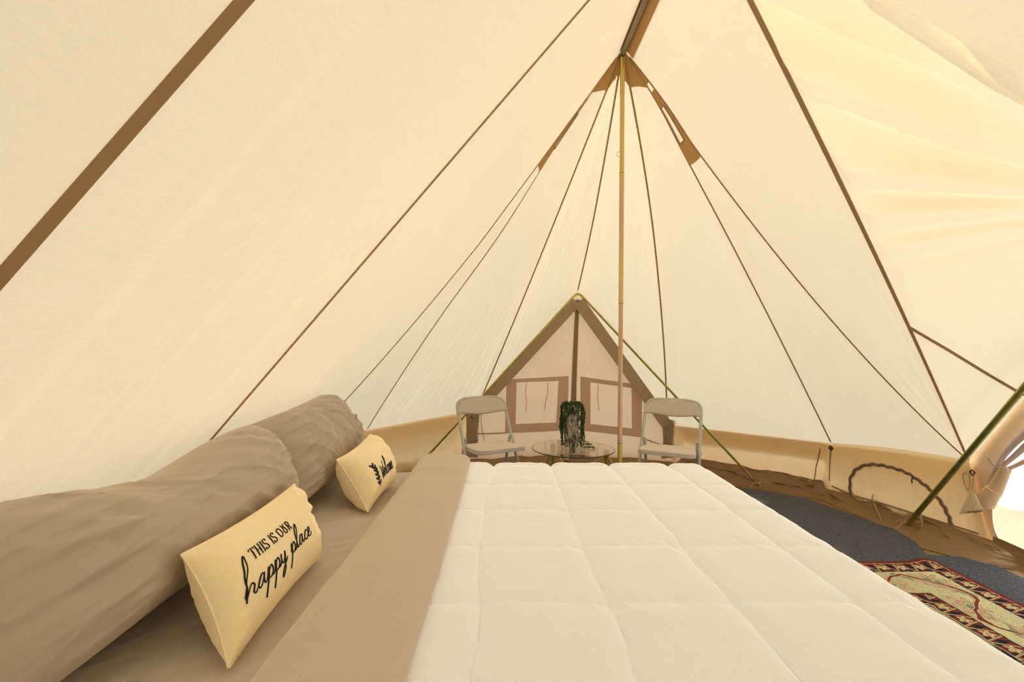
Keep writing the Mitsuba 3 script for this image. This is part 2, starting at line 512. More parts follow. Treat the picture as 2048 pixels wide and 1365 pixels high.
for k in range(4):
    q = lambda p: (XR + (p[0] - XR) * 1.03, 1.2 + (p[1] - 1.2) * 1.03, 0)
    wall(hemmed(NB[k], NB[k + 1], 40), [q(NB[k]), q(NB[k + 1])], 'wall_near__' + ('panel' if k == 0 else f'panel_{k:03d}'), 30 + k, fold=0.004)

# ------------------------------------------------------------------ floor
PERIM = np.array([(-1.46, .6), (-1.46, 1.75), (-1.44, 3.1), (-1.22, 4.12), (-.37, 4.64), (.68, 4.86), (1.66, 4.64), (2.64, 3.84), (2.88, 2.78), (2.80, 0.65), (2.1, -.98), (.67, -1.55), (-.8, -.92)])
fl = Polygon(PERIM)
add('floor', trimesh.creation.extrude_polygon(fl, 0.01, engine='earcut').apply_translation([0, 0, -0.012]), 'groundsheet', smooth=False, label='brown groundsheet of the tent', kind='structure')


def kerb(pts, key, h, lean, seed, fold=0.02, flare=0.05, nz=22, label=None, n=220):
    """The groundsheet's upturned edge, slumped into folds."""
    P = poly([(x, y, 0) for x, y in pts], n)
    o = outward(P)
    U = np.linspace(0, 1, n)
    hh = np.broadcast_to(np.interp(U, np.linspace(0, 1, len(np.atleast_1d(h))), np.atleast_1d(h)), (n,))
    ff = np.interp(U, np.linspace(0, 1, len(np.atleast_1d(flare))), np.atleast_1d(flare))
    end = np.minimum(1, 9 * np.minimum(U, 1 - U))
    ff = ff * np.minimum(1, 14 * (1 - U)) if flare and np.ndim(flare) else ff
    g = np.zeros((n, nz, 3))
    for j, s in enumerate(np.linspace(0, 1, nz)):
        cr = end * crease(None, U * n / 160 * 1.5 + 0.1 * s, np.full(n, s), 7, 6.0, seed)
        off = -ff * (1 - s) ** 1.5 - 0.015 + lean * s + fold * cr * np.sin(np.pi * s) ** 0.5
        g[:, j] = P + o * off[:, None] + np.outer(hh * s * (1 + 0.22 * crease(None, U, U * 0, 7, 1, seed + 2)), [0, 0, 1])
        g[:, j, 2] += 0.002
    m = trimesh.Trimesh(g.reshape(-1, 3), grid_faces(n, nz), process=False)
    add(key, m, 'groundsheet', smooth=True, label=label)


kerb([(-1.46, .7), (-1.46, 1.75), (-1.44, 3.1), (-1.22, 4.12), (-.37, 4.64)], 'floor__kerb', 0.15, 0.02, 41, fold=0.03)
kerb([(-.37, 4.64), (.68, 4.86), (1.66, 4.64)], 'floor__kerb_001', 0.155, 0.02, 42, fold=0.015, flare=0.12)
kerb([(1.66, 4.64), (2.1, 4.25), (2.64, 3.84), (2.71, 3.70)], 'floor__kerb_002', [0.15, 0.14, 0.115], 0.02, 43, fold=0.05, flare=[.12, .10, .10])
kerb([(2.56, 3.90), (2.64, 3.84), (2.80, 3.2), (2.86, 2.72), (2.87, 2.56)], 'floor__kerb_003', [0.115, 0.10, 0.095, 0.085], 0.0, 44, fold=0.065, flare=[.10, .16, .20, .30, .12])
kerb([(2.86, 2.75), (2.80, 0.65)], 'floor__kerb_004', 0.115, 0.0, 45, fold=0.008, flare=0.03, label='upright edge across the side entrance')

# ------------------------------------------------------------------ far door (closed)
tag('door_1', 'closed tan canvas door of the far end, zipped up the middle', kind='structure')
ZB = np.array([0.70, 4.86, 0.0])
zip_e = edge(A1 + [0, -.01, -.03], A1 * .5 + ZB * .5 + np.array([0.0, 0.04, 0]), ZB)


def poly_edge(pts):
    p = np.asarray(pts, float)
    s = np.concatenate([[0], np.cumsum(np.linalg.norm(np.diff(p, axis=0), axis=1))])
    s /= s[-1]
    return lambda t: np.stack([np.interp(t, s, p[:, k]) for k in range(3)], -1)


def d_door(seed):
    return lambda P, u, t: 0.012 * crease(P, u, t, 8, 2.0, seed) * t


DOOR = {}
for nm, C, bx, sd in (('panel', CL, (-.37, 4.64, 0), 51), ('panel_001', CR, (1.66, 4.64, 0), 52)):
    DOOR[nm] = panel(None, None, nu=70, nt=110, e0=zip_e, e1=poly_edge([A1, C, bx]), disp=d_door(sd))
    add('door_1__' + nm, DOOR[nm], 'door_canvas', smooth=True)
DBOTH = join(DOOR['panel'], DOOR['panel_001'])


def tape(key, mesh, pix, width, bsdf, n=40, lift=0.006, label=None, thick=0.002):
    l, nn = drape_line(mesh, pix, n, lift)
    add(key, ribbon(l, nn, width, thick), bsdf, smooth=False, label=label)


zl = zip_e(np.linspace(0.03, 0.93, 60))
add('door_1__zip_flap', ribbon(zl + np.array([0, -0.012, 0]), np.tile([0, -1.0, 0], (60, 1)), np.linspace(0.035, 0.06, 60), 0.004), 'dark_strip', smooth=False, label='dark strip over the zip')
for pts, side in (([A1, CL], 1), ([A1, CR], -1)):
    l = poly(pts, 40)[2:-1]
    inn = np.array([side * 0.75, 0, -0.66]) * 0.055
    add('door_1__' + num('edge_band'), ribbon(l + inn * 0.9 + [0, -0.004, 0], np.tile([0, -1.0, 0], (len(l), 1)), 0.105, 0.003), 'band_cloth', smooth=False, label='brown band along the sloping edge')
for C, bx in ((CL, (-.37, 4.64, 0)), (CR, (1.66, 4.64, 0))):
    s = 1 if C is CL else -1
    l = poly([C + [s * 0.05, -.02, 0.05], np.array(bx) + [s * 0.07, -.03, 0.13]], 20)
    w = 0.10 + 0.03 * np.abs(np.linspace(-1, 1, 20))
    add('door_1__' + num('side_strip'), ribbon(l, np.tile([0, -1.0, 0], (20, 1)), w, 0.003), 'band_cloth', smooth=False, label='brown strip at the door side')
# windows of the far door: doubled cloth around a lighter field, seen from inside
WIN = [('panel', [(1033, 765), (1117, 762), (1112, 845), (1031, 848)], [(1013, 759), (1137, 752), (1134, 861), (1010, 867)]),
       ('panel_001', [(1181, 765), (1263, 776), (1264, 857), (1181, 848)], [(1161, 753), (1284, 770), (1284, 875), (1161, 861)])]
for nm, a, b in WIN:
    m = DOOR[nm]
    add('door_1__' + num('window_border'), join(*[drape_patch(m, [b[k], b[(k + 1) % 4], a[(k + 1) % 4], a[k]], 20, 5, lift=0.005) for k in range(4)]), 'double_canvas', smooth=30, label='mauve-brown doubled cloth framing a window field')
for k, pix in enumerate(([(950, 868), (1010, 866)], [(1284, 876), (1338, 895)])):
    tape('door_1__' + num('hem'), DBOTH, pix, 0.012, 'double_canvas', 16)
for pix in ([(1053, 764), (1050, 785), (1053, 800), (1051, 822)], [(1095, 764), (1095, 785), (1090, 805), (1088, 820)], [(1197, 767), (1195, 790), (1198, 822)]):
    l, nn = drape_line(DBOTH, pix, 12, 0.012)
    add('door_1__' + num('pull_string'), tube(l, 0.003, 6), 'double_canvas', smooth=True)
# strings hanging at the door's sides
for pix in ([(963, 815), (961, 840), (966, 872), (970, 880)], [(958, 822), (956, 850), (955, 882)], [(1328, 848), (1330, 875), (1325, 892)], [(1334, 850), (1332, 870), (1338, 896)]):
    l, nn = drape_line(DBOTH, pix, 14, 0.02)
    if len(l) > 3:
        add('door_1__' + num('tie_string'), tube(l, 0.003, 6), 'rope', smooth=True)

# ------------------------------------------------------------------ details of the right wall
RW = join(*WR)
hm = [(1703, 992), (1701, 968), (1706, 948), (1722, 934), (1748, 929), (1780, 934), (1815, 946), (1840, 962), (1866, 984), (1884, 1006), (1896, 1028), (1904, 1050)]
p = spline(np.array([(a, b, 0) for a, b in hm]), 60)[:, :2]
l, nn = drape_line(RW, p, 90, 0.006)
add('wall_right__zip', ribbon(l, nn, 0.024, 0.004, wob=0.004), 'dark_strip', smooth=False, label='arched brown zip of the half-moon vent')
add('wall_right__zip__zip_teeth', ribbon(l + nn * 0.003, nn, 0.007, 0.004, wob=0.004), 'zip_tape', smooth=False)
k = 52
add('wall_right__zip__zip_pull', tube([l[k] + nn[k] * 0.006, l[k] + nn[k] * 0.012 + [0, 0, -0.02], l[k] + nn[k] * 0.01 + [0, 0, -0.04]], 0.004, 8), 'black_metal', smooth=True)
tape('wall_right__hem', RW, [(1664, 972), (1705, 991), (1760, 1006), (1830, 1028), (1885, 1045), (1958, 1068)], 0.012, 'dark_strip', 60)
tape('wall_right__seam_tape', RW, [(1663, 893), (1661, 925), (1660, 962)], 0.012, 'dark_strip', 20)
tape('wall_right__seam_tape_001', RW, [(1641, 897), (1632, 935), (1627, 972)], 0.008, 'thin_seam', 20)


def hook_mesh(c, n, r=0.013, w=0.0035):
    x = unit(np.cross([0, 0, 1.0], n))
    a = np.linspace(-0.3 * np.pi, 1.25 * np.pi, 18)
    ring = np.array([c + n * 0.012 + x * r * math.cos(t) - np.array([0, 0, 1.0]) * r * math.sin(t) for t in a])
    return tube(ring, w, 8)


def eyelet(c, n):
    m = trimesh.creation.torus(0.014, 0.004, 24, 10)
    z = unit(n)
    x = unit(np.cross([0, 0.3, 1.0], z))
    return moved(m, frame(c + z * 0.003, x, np.cross(z, x), z))


for key, px in (('wall_right', (1664, 895)), ('wall_right', (1950, 946)), ('door_1', (945, 834)), ('door_1', (1352, 853))):
    m = RW if key == 'wall_right' else DBOTH
    r = hit(m, ray(*px))
    if r is None:
        r = (at(*px, X=2.80), np.array([-1.0, 0, 0]))
    e = key + '__' + num(key + ' eyelet').replace(key + ' ', '')
    add(e, eyelet(r[0] + r[1] * 0.012, r[1]), 'black_metal', smooth=True, label='dark metal eyelet')
    add(e + '__hook', hook_mesh(r[0] + r[1] * 0.006, r[1]), 'black_metal', smooth=True)

# ------------------------------------------------------------------ side entrance (open)
tag('door_2', 'open side entrance with its curtain and flap tied back', kind='structure')
cloth('curtain', rgb(0.62, 0.50, 0.43), 0.45)
Uc = poly([np.array([2.92, 2.86, 0.0]), KK + [0.05, 0.06, 0], KK + (A2 - KK) * 0.92 + [0.04, 0.03, 0.05]], 70)
Vc = spline([np.array([2.90, 2.62, 0.0]), at(1985, 1040, X=2.88), at(1988, 985, X=2.86), at(1994, 938, X=2.85), at(2048, 872, X=2.83), at(2160, 775, X=2.78), KK + (A2 - KK) * 0.95 + [0.02, -.02, -.03]], 70)
g = np.array([[a + (b - a) * q + np.array([0.012 * math.sin(q * 7 + k * .13) * math.sin(math.pi * q), 0, 0]) for q in np.linspace(0, 1, 14)] for k, (a, b) in enumerate(zip(Uc, Vc))])
add('door_2__side_strip', trimesh.Trimesh(g.reshape(-1, 3), grid_faces(70, 14), process=False), 'strip_canvas', smooth=True, label='tan canvas strip beside the opening')
cloth('strip_canvas', weave((0.62, 0.45, 0.27)), 0.13)


def fold(pix, X, r, n=60):
    c = np.array([A2 + [0.06, 0.0, -.12], A2 + (KK - A2) * .3 + [0.10, -.10, -.05]] + [at(a, b, X=x) for (a, b), x in zip(pix, X)])
    r = [.02, .05] + list(r)
    return tube(spline(c, n), np.interp(np.linspace(0, 1, n), np.linspace(0, 1, len(r)), r), 14)


add('door_2__curtain', join(fold([(2200, 740), (2110, 815), (2045, 872), (2005, 915), (1992, 938), (1980, 965), (1975, 1000)], [2.8, 2.81, 2.82, 2.83, 2.83, 2.84, 2.85], [.06, .045, .032, .018, .013, .013]),
                            fold([(2210, 775), (2120, 840), (2060, 885), (2018, 922), (1999, 940), (1991, 962), (1987, 985)], [2.82, 2.83, 2.84, 2.85, 2.85, 2.86, 2.86], [.07, .055, .04, .018, .012, .01]),
                            fold([(2220, 840), (2120, 890), (2060, 918), (2024, 935), (2008, 943), (2001, 955)], [2.86, 2.87, 2.88, 2.87, 2.86, 2.86], [.08, .06, .045, .026, .014, .008])),
    'curtain', smooth=True, label='mauve net curtain gathered and tied back')
add('door_2__rolled_flap', join(tube(poly([at(2011, 938, X=2.84), at(1988, 985, X=2.85)], 14), np.linspace(.026, .036, 14), 20), tube(poly([at(1989, 978, X=2.84), at(1968, 1006, X=2.84)], 8), np.linspace(.038, .050, 8), 20)),
    'strip_canvas', smooth=40, label='rolled canvas flap end')
add('door_2__tie', tube(spline([at(1975, 912, X=2.78), at(1982, 926, X=2.78), at(1990, 934, X=2.79), at(2004, 937, X=2.79), at(2014, 941, X=2.80)], 24), 0.004, 8), 'rope', smooth=True)
# lower part of the flap hanging outside in the daylight
u = np.linspace(0, 1, 40)
top = spline([at(1979, 998, X=2.92), at(2010, 1018, X=3.0), at(2060, 1025, X=3.1), at(2130, 1040, X=3.2)], 40)
bot = spline([at(1990, 1078, X=2.92), at(2015, 1090, X=3.02), at(2060, 1105, X=3.15), at(2130, 1125, X=3.25)], 40)
g = np.array([[a + (b - a) * s + np.array([0.02 * math.sin(9 * s + 5 * k), 0, 0]) for s in np.linspace(0, 1, 14)] for k, a, b in zip(u, top, bot)])
add('door_2__flap', trimesh.Trimesh(g.reshape(-1, 3), grid_faces(40, 14), process=False), 'canvas', smooth=True, label='lower part of the door flap folded outside')
c = at(1980, 1117, X=2.80)
add('door_2__eyelet', eyelet(c, np.array([-1.0, 0, 0.2])), 'steel', smooth=True, label='bright eyelet in the sill')

# ------------------------------------------------------------------ poles
def zinc(c1, c2, c3):
    def fn(p, n, uv):
        a = fbm_(p.z * 2.3 + p.y * 2.0, p.x * 2.0 + 3)
        b = n_(p.z * 5 + 9, p.y * 5)
        s = n_(p.x * 90 + p.y * 90, p.z * 2)
        c = mikit.mix(c1, c2, mikit.smoothstep(0.35, 0.65, a))
        return mikit.mix(c, c3, mikit.smoothstep(0.55, 0.85, b) * 0.7) * (0.9 + 0.2 * s)
    return mikit.proc(fn)


def metal(key, c, rough=0.3, met=0.85, spec=0.5):
    scene[key] = {'type': 'principled', 'base_color': c if isinstance(c, dict) else rgb(*c), 'metallic': met, 'roughness': rough, 'specular': spec}


metal('zinc_yellow', zinc((0.66, 0.53, 0.12), (0.62, 0.42, 0.16), (0.46, 0.50, 0.14)))
metal('zinc_pink', zinc((0.58, 0.40, 0.27), (0.55, 0.46, 0.34), (0.60, 0.34, 0.22)))
metal('zinc_green', zinc((0.32, 0.30, 0.08), (0.42, 0.34, 0.10), (0.20, 0.25, 0.07)))
metal('steel', (0.7, 0.69, 0.66), 0.25, 0.95)
metal('zinc_ridge', zinc((0.24, 0.22, 0.13), (0.27, 0.20, 0.15), (0.18, 0.19, 0.12)))
metal('gold', (0.83, 0.62, 0.20), 0.18, 0.95)


def rod(a, b, r, sides=20):
    a, b = np.asarray(a, float), np.asarray(b, float)
    return tube([a, a + (b - a) * 0.001, b - (b - a) * 0.001, b], [r * 0.9, r, r, r * 0.9], sides)


PB = np.array([XR, YF, 0.0])
tag('center_pole', 'upright yellow and pink metal centre pole between the glass table and right chair', 'tent pole')
zs = [0.002, 0.652, 1.452, 2.20, ZT - 0.055]
for k, (mname, r) in enumerate((('zinc_yellow', .0135), ('zinc_pink', .0128), ('zinc_pink', .0135), ('zinc_yellow', .0128))):
    if k == 2:
        mname = 'zinc_mixed'
        metal('zinc_mixed', zinc((0.62, 0.42, 0.25), (0.66, 0.50, 0.14), (0.55, 0.36, 0.22)))
    add('center_pole__' + num('section'), rod([XR, YF, zs[k]], [XR, YF, zs[k + 1]], r), mname, smooth=30,
        label=('yellow-green lowest section', 'pinkish section', 'orange-pink section', 'bright yellow top section')[k])
for z in zs[1:4]:
    add('center_pole__' + num('collar'), rod([XR, YF, z - 0.002], [XR, YF, z + 0.004], 0.0142), 'zinc_green', smooth=30)
a = np.linspace(0, 2 * np.pi, 24)
add('center_pole__ring', tube(np.stack([XR - 0.022 + 0.010 * np.cos(a), YF - 0.012 + 0 * a, 2.305 + 0.014 * np.sin(a)], 1), 0.0018, 6, caps=False), 'steel', smooth=True)
tag('ridge_pole', 'dark metal ridge pole under the brown ridge band, above the centre pole', 'tent pole')
for k, (y0, y1, mm) in enumerate(((YN - .05, 1.70, 'zinc_ridge'), (1.70, 2.25, 'zinc_ridge'), (2.25, YF + 0.03, 'zinc_ridge'))):
    add('ridge_pole__' + num('pipe'), rod([XR, y0, ZT - 0.036], [XR, y1, ZT - 0.036], 0.0165), mm, smooth=30)


def a_frame(name, apex, f0, f1, r, label):
    tag(name, label, 'door frame pole')
    for k, f in enumerate((f0, f1)):
        f = np.asarray(f, float)
        d = unit(f - apex)
        add(name + '__' + ('leg' if k == 0 else 'leg_001'), rod(apex + d * 0.07, f, r), 'zinc_green' if name.endswith('001') else 'zinc_leg', smooth=30)
    d0, d1 = unit(np.asarray(f0) - apex), unit(np.asarray(f1) - apex)
    add(name + '__peak_bend', tube(spline([apex + d0 * .085, apex + d0 * .04, apex + (d0 + d1) * .012, apex + d1 * .04, apex + d1 * .085], 20), r * 1.08, 14), 'zinc_yellow', smooth=True, label='bent spring piece at the peak')


metal('zinc_leg', zinc((0.36, 0.38, 0.10), (0.52, 0.42, 0.12), (0.50, 0.33, 0.18)))
AP1 = at(1156, 584, Y=4.20)
a_frame('door_frame', AP1, (-.86, 4.02, 0.018), at(1519, 973, Z=0.018), 0.0098, 'slim green-yellow pole frame standing before the closed far door')
FR = at(1812, 1054, Z=0.020)
a_frame('door_frame_001', np.array([2.52, 1.77, 1.74]), FR, np.array([FR[0], 0.36, 0.020]), 0.0155, 'dark olive pole frame of the open side entrance, at the right edge')

# cords tied at the frame's feet
def bow(c, seed, s=1.0):
    r = np.random.default_rng(seed)
    out = []
    for dx, dy, dz in ((-.09, -.03, -.03), (-.05, .02, -.04), (.07, -.07, -.005), (.05, -.02, .02)):
        e = c + s * np.array([dx, dy, dz])
        e[2] = max(e[2], 0.012)
        mid = (c + e) / 2 + np.array([0, 0, 0.02 * s]) + r.normal(0, .006, 3)
        out.append(tube(spline([c, mid, e], 12), 0.0032, 7))
    kn = trimesh.creation.icosphere(2, 0.011)
    kn.apply_translation(c)
    return join(*out, kn)


add('tie_cord', bow(at(1518, 968, Y=4.0), 1), 'rope', smooth=True, label='tan cord knotted round the far door frame\'s right foot', category='cord')
add('tie_cord_001', bow(at(1813, 1046, Y=3.15), 2), 'rope', smooth=True, label='tan cord knotted round the foot of the side entrance frame', category='cord')
r = hit(RW, ray(1751, 995))[0]
add('tie_cord_002', tube(spline([r + [-.02, 0, .02], r + [-.03, -.01, 0], at(1750, 1012, X=r[0] - .03), at(1758, 1030, X=r[0] - .06), at(1764, 1045, X=r[0] - .09)], 24), 0.0045, 8), 'rope', smooth=True, label='tan cord hanging below the half-moon vent', category='cord')
r = hit(RW, ray(1845, 1030))[0]
add('tie_cord_003', tube(spline([r + [-.02, 0, .02], at(1844, 1050, X=r[0] - .05), at(1844, 1075, X=r[0] - .09), at(1848, 1098, X=r[0] - .12)], 24), 0.006, 8), 'rope', smooth=True, label='tan cord hanging right of the frame foot, over the groundsheet fold', category='cord')
l = [at(1934, 950, X=2.74), at(1932, 975, X=2.74), at(1936, 981, X=2.74), at(1940, 970, X=2.74), at(1938, 948, X=2.74)]
add('tie_cord_004', tube(spline(l, 30), 0.0035, 7), 'rope', smooth=True, label='loop of cord on the wall left of the straw whisk', category='cord')
# loops from the seam ends to the right leg of the far frame
add('tie_cord_005', tube(spline([at(1351, 795, Y=4.35), at(1349, 803, Y=4.28), at(1362, 811, Y=4.12), at(1355, 808, Y=4.1)], 20), 0.004, 7), 'rope', smooth=True, label='short cord from the roof seam to the far frame above the right chair', category='cord')
# straw whisk on a cord
tag('whisk_broom', 'small straw whisk hanging on a cord beside the side entrance', 'whisk broom')
diffuse('straw', mikit.proc(lambda p, n, uv: mi.Color3f(0.62, 0.50, 0.33) * (0.7 + 0.5 * n_(p.y * 240, p.z * 30))), rough=0.7)
tip, b0, b1 = at(1944, 984, X=2.72), at(1920, 1029, X=2.70), at(1965, 1022, X=2.69)
s, a = np.linspace(0, 1, 40), np.linspace(0, 2 * np.pi, 97)[:-1]
mid, half = (b0 + b1) / 2, (b1 - b0) / 2
g = np.zeros((40, 96, 3))
for i, q in enumerate(s):
    c = tip + (mid - tip) * q
    w = 0.10 + 0.90 * q ** 0.8
    rr = 1 + 0.035 * np.cos(a * 30) * q
    g[i] = c + np.outer(np.cos(a) * w * rr, half) + np.outer(np.sin(a) * rr * w * 0.38, [0.055, 0, 0])
v = g.reshape(-1, 3)
i, j = np.meshgrid(np.arange(39), np.arange(96), indexing='ij')
qd = np.stack([i * 96 + j, i * 96 + (j + 1) % 96, (i + 1) * 96 + (j + 1) % 96, (i + 1) * 96 + j], -1).reshape(-1, 4)
v = np.vstack([v, tip, mid + (tip - mid) * 0.08])
cap = np.stack([39 * 96 + np.arange(96), 39 * 96 + (np.arange(96) + 1) % 96, np.full(96, len(v) - 1)], 1)
cap0 = np.stack([(np.arange(96) + 1) % 96, np.arange(96), np.full(96, len(v) - 2)], 1)
add('whisk_broom__bristles', trimesh.Trimesh(v, np.vstack([qd[:, [0, 1, 2]], qd[:, [0, 2, 3]], cap, cap0]), process=False), 'straw', smooth=30)
add('whisk_broom__cord', tube([at(1949, 948, X=2.74), at(1947, 966, X=2.735), tip], 0.003, 7), 'rope', smooth=True)
add('whisk_broom__binding', tube(spline([g[38][k] for k in range(-24, 25, 4)], 30), 0.005, 8), 'rope', smooth=True, label='bound edge')

# ------------------------------------------------------------------ carpets and rug
def carpet_fn(p, n, uv):
    v = n_(p.x * 330, p.y * 330) * 0.6 + n_(p.x * 150 + 7, p.y * 150) * 0.4
    return mi.Color3f(0.090, 0.095, 0.105) * (0.35 + 1.3 * v)


diffuse('carpet_grey', mikit.proc(carpet_fn), rough=1.0, spec=0.05)


def flat(poly_, h, z0):
    m = trimesh.creation.extrude_polygon(poly_.buffer(0.004).buffer(-0.002), h, engine='earcut')
    m.apply_translation([0, 0, z0])
    return m


C1 = Polygon([(-1.32, .5), (-1.32, 3.0), (-1.0, 4.0), (-.3, 4.44), (.68, 4.64), (1.5, 4.45), (2.40, 3.80), (2.58, 3.2), (2.64, 3.10), (2.45, 2.74), (2.30, 2.55), (2.2, 0.3), (2.1, -.8), (.67, -1.4), (-.7, -.8)])
add('carpet', flat(C1, 0.008, 0.001), 'carpet_grey', smooth=False, label='large dark grey felt carpet covering the tent floor', category='carpet')
C2 = Polygon([(2.32, 2.80), (2.74, 2.72), (2.70, 0.3), (2.22, 0.3)]).difference(C1.buffer(0.004))
C2 = max(getattr(C2, 'geoms', [C2]), key=lambda q: q.area)
add('carpet_001', flat(C2, 0.008, 0.001), 'carpet_grey', smooth=False, label='small grey carpet piece by the side entrance, right of the patterned rug', category='carpet')

RX1, RY1 = 2.425, 2.655          # the rug's far right corner


def rug_fn(p, n, uv):
    dx, dy = RX1 - p.x, RY1 - p.y
    wob = 0.006 * (n_(p.x * 40, p.y * 40) - 0.5)
    d = dr.minimum(dx, dy) + wob
    s = dr.select(dx < dy, dy, dx)
    fine = n_(p.x * 260, p.y * 260)
    red, dark, cream, green = mi.Color3f(0.17, 0.035, 0.025), mi.Color3f(0.022, 0.024, 0.035), mi.Color3f(0.52, 0.49, 0.27), mi.Color3f(0.20, 0.25, 0.14)
    pink, tan, navy = mi.Color3f(0.50, 0.24, 0.17), mi.Color3f(0.42, 0.30, 0.14), mi.Color3f(0.02, 0.028, 0.05)
    sel = lambda m, a, b: dr.select(m, a, b)

    def guard(s, d, d0, w, ground):
        """A narrow band of cream flowers and dark leaves."""
        c = (d - d0) / w - 0.5
        k = s / (w * 1.25)
        f = k - dr.floor(k) - 0.5
        rr = dr.sqrt(dr.square(f * 1.25) + dr.square(c))
        an = dr.atan2(c, f)
        out = ground
        out = sel(dr.abs(dr.abs(f) - 0.42 + 0.3 * c) < 0.09, dark, out)
        out = sel(dr.abs(dr.abs(f) - 0.30 - 0.3 * c) < 0.05, tan, out)
        out = sel(rr < 0.27 + 0.09 * dr.cos(an * 5), cream, out)
        return sel(rr < 0.09, tan, out)
    # main border: cream ground, winding vine, leaves, flowers
    c = (d - 0.23) / 0.105
    per = 0.46
    ph = s / per * 2 * math.pi
    vine = 0.75 * dr.sin(ph)
    nz = n_(p.x * 30, p.y * 30) - 0.5
    b = cream * (0.9 + 0.3 * n_(p.x * 8, p.y * 8))
    k = s / per + 0.25
    f = (k - dr.floor(k) - 0.5) * per / 0.105
    side = dr.select((dr.floor(k) - 2 * dr.floor(dr.floor(k) / 2)) > 0.5, 1.0, 1.0)
    k2 = s / (per * 0.5) + 0.5
    odd = dr.floor(k2) - 2 * dr.floor(dr.floor(k2) / 2)
    f2 = (k2 - dr.floor(k2) - 0.5) * per * 0.5 / 0.105
    cc = c - dr.select(odd > 0.5, -0.28, 0.28) * side
    rr = dr.sqrt(dr.square(f2 * 0.8) + dr.square(cc * 1.15))
    an = dr.atan2(cc, f2)
    pet = 0.60 + 0.17 * dr.cos(an * 7 + 3 * nz)
    leafd = dr.abs(c - vine * 0.55 - 0.35 * dr.sin(ph * 2 + 1))
    b = sel((leafd < 0.13 + 0.1 * dr.sin(ph * 3)) & (fine > 0.2), green * (0.8 + 0.6 * n_(p.x * 50, p.y * 50)), b)
    b = sel(rr < pet, cream * 0.95, b)
    b = sel((rr < pet) & (rr > pet - 0.09), pink, b)
    b = sel((rr < pet * 0.62) & (rr > pet * 0.62 - 0.08), pink, b)
    b = sel(rr < 0.16, green, b)
    v2 = dr.abs(c - vine + 0.15 * nz)
    b = sel(v2 < 0.085, mi.Color3f(0.22, 0.05, 0.04), b)
    b = sel((v2 > 0.085) & (v2 < 0.12), cream * 1.2, b)
    # field: cream and navy with blotched leaves
    w1, w2, wr = mikit.voronoi(p.x * 9 + 2 * nz, p.y * 9)
    big = fbm_(p.x * 4.5 + 3, p.y * 4.5)
    fl = sel(big > 0.52, navy, cream * 0.9)
    fl = sel((w2 - w1 < 0.10) & (fine > 0.25), mikit.mix(green, tan, n_(p.x * 12, p.y * 12)), fl)
    fl = sel((w1 < 0.22) & (wr > 0.5), sel(wr > 0.75, pink, cream), fl)
    fl = sel((w1 < 0.16) & (wr < 0.3), red, fl)
    out = red
    out = sel(d > 0.022, cream, out)
    out = sel(d > 0.026, guard(s, d, 0.03, 0.082, red), out)
    out = sel(d > 0.112, dark, out)
    out = sel(d > 0.117, b, out)
    out = sel(d > 0.338, dark, out)
    out = sel(d > 0.344, guard(s, d, 0.348, 0.082, red * 1.15), out)
    out = sel(d > 0.43, cream, out)
    out = sel(d > 0.436, dark, out)
    out = sel(d > 0.441, fl, out)
    return out * (0.75 + 0.5 * fine)


diffuse('rug_wool', mikit.proc(rug_fn), rough=1.0, spec=0.05)
g = []
xs, ys = np.linspace(1.15, RX1, 60), np.linspace(0.2, RY1, 110)
X, Y = np.meshgrid(xs, ys, indexing='ij')
Z = 0.018 + 0.004 * meshkit.fbm(np.stack([X * 4, Y * 4, X * 0], -1), 2) + 0.02 * np.exp(-((RY1 - Y) / 0.05) ** 2) * np.exp(-((X - 2.34) / 0.06) ** 2)
top = trimesh.Trimesh(np.stack([X, Y, Z], -1).reshape(-1, 3), grid_faces(60, 110), process=False)
bt = trimesh.Trimesh(np.stack([X, Y, Z - 0.007], -1).reshape(-1, 3), grid_faces(60, 110, True), process=False)
edges = []
for idx in ([(0, j) for j in range(110)], [(59, j) for j in range(110)], [(i, 0) for i in range(60)], [(i, 109) for i in range(60)]):
    edges.append(tube(np.array([[X[i], Y[i], Z[i] - 0.0035] for i in idx]), 0.004, 8))
add('rug', join(top, bt), 'rug_wool', smooth=True, label='oriental patterned wool rug in dark red, cream and navy beside the bed', category='rug')
diffuse('rug_binding', (0.16, 0.03, 0.022), rough=1.0, spec=0.05)
for k, e in enumerate(edges):
    add('rug__' + num('binding'), e, 'rug_binding', smooth=True)
# ------------------------------------------------------------------ the bed
def fabric(key, c, sheen=0.3, amp=0.05):
    def fn(p, n, uv):
        return mi.Color3f(*c) * (1 - amp / 2 + amp * n_(p.x * 500, p.y * 500, p.z * 500))
    diffuse(key, mikit.proc(fn), rough=0.85, spec=0.15)


fabric('grey_sheet', (0.57, 0.50, 0.43))
fabric('grey_fold', (0.54, 0.47, 0.385))
fabric('grey_pillow', (0.46, 0.40, 0.34))
fabric('white_quilt', (0.87, 0.885, 0.98))
fabric('cushion_cream', (0.92, 0.79, 0.52), amp=0.12)
diffuse('ink', (0.012, 0.011, 0.010), rough=0.7)
diffuse('bed_base', (0.12, 0.10, 0.09))
BX0, BX1, BY0, BY1, ZS = -1.12, 0.93, 0.42, 2.43, 0.578


def over(sx, sy, r):
    """Cloth running over a table edge: (dx, dy, drop) for a run of (sx, sy) past the start of the bend."""
    d = np.hypot(sx, sy)
    k = np.where(d > 1e-9, d, 1)
    h = np.where(d < np.pi * r / 2, r * np.sin(d / r), r + 0.06 * (d - np.pi * r / 2))
    z = np.where(d < np.pi * r / 2, r * (1 - np.cos(d / r)), r + (d - np.pi * r / 2))
    return sx / k * h, sy / k * h, z


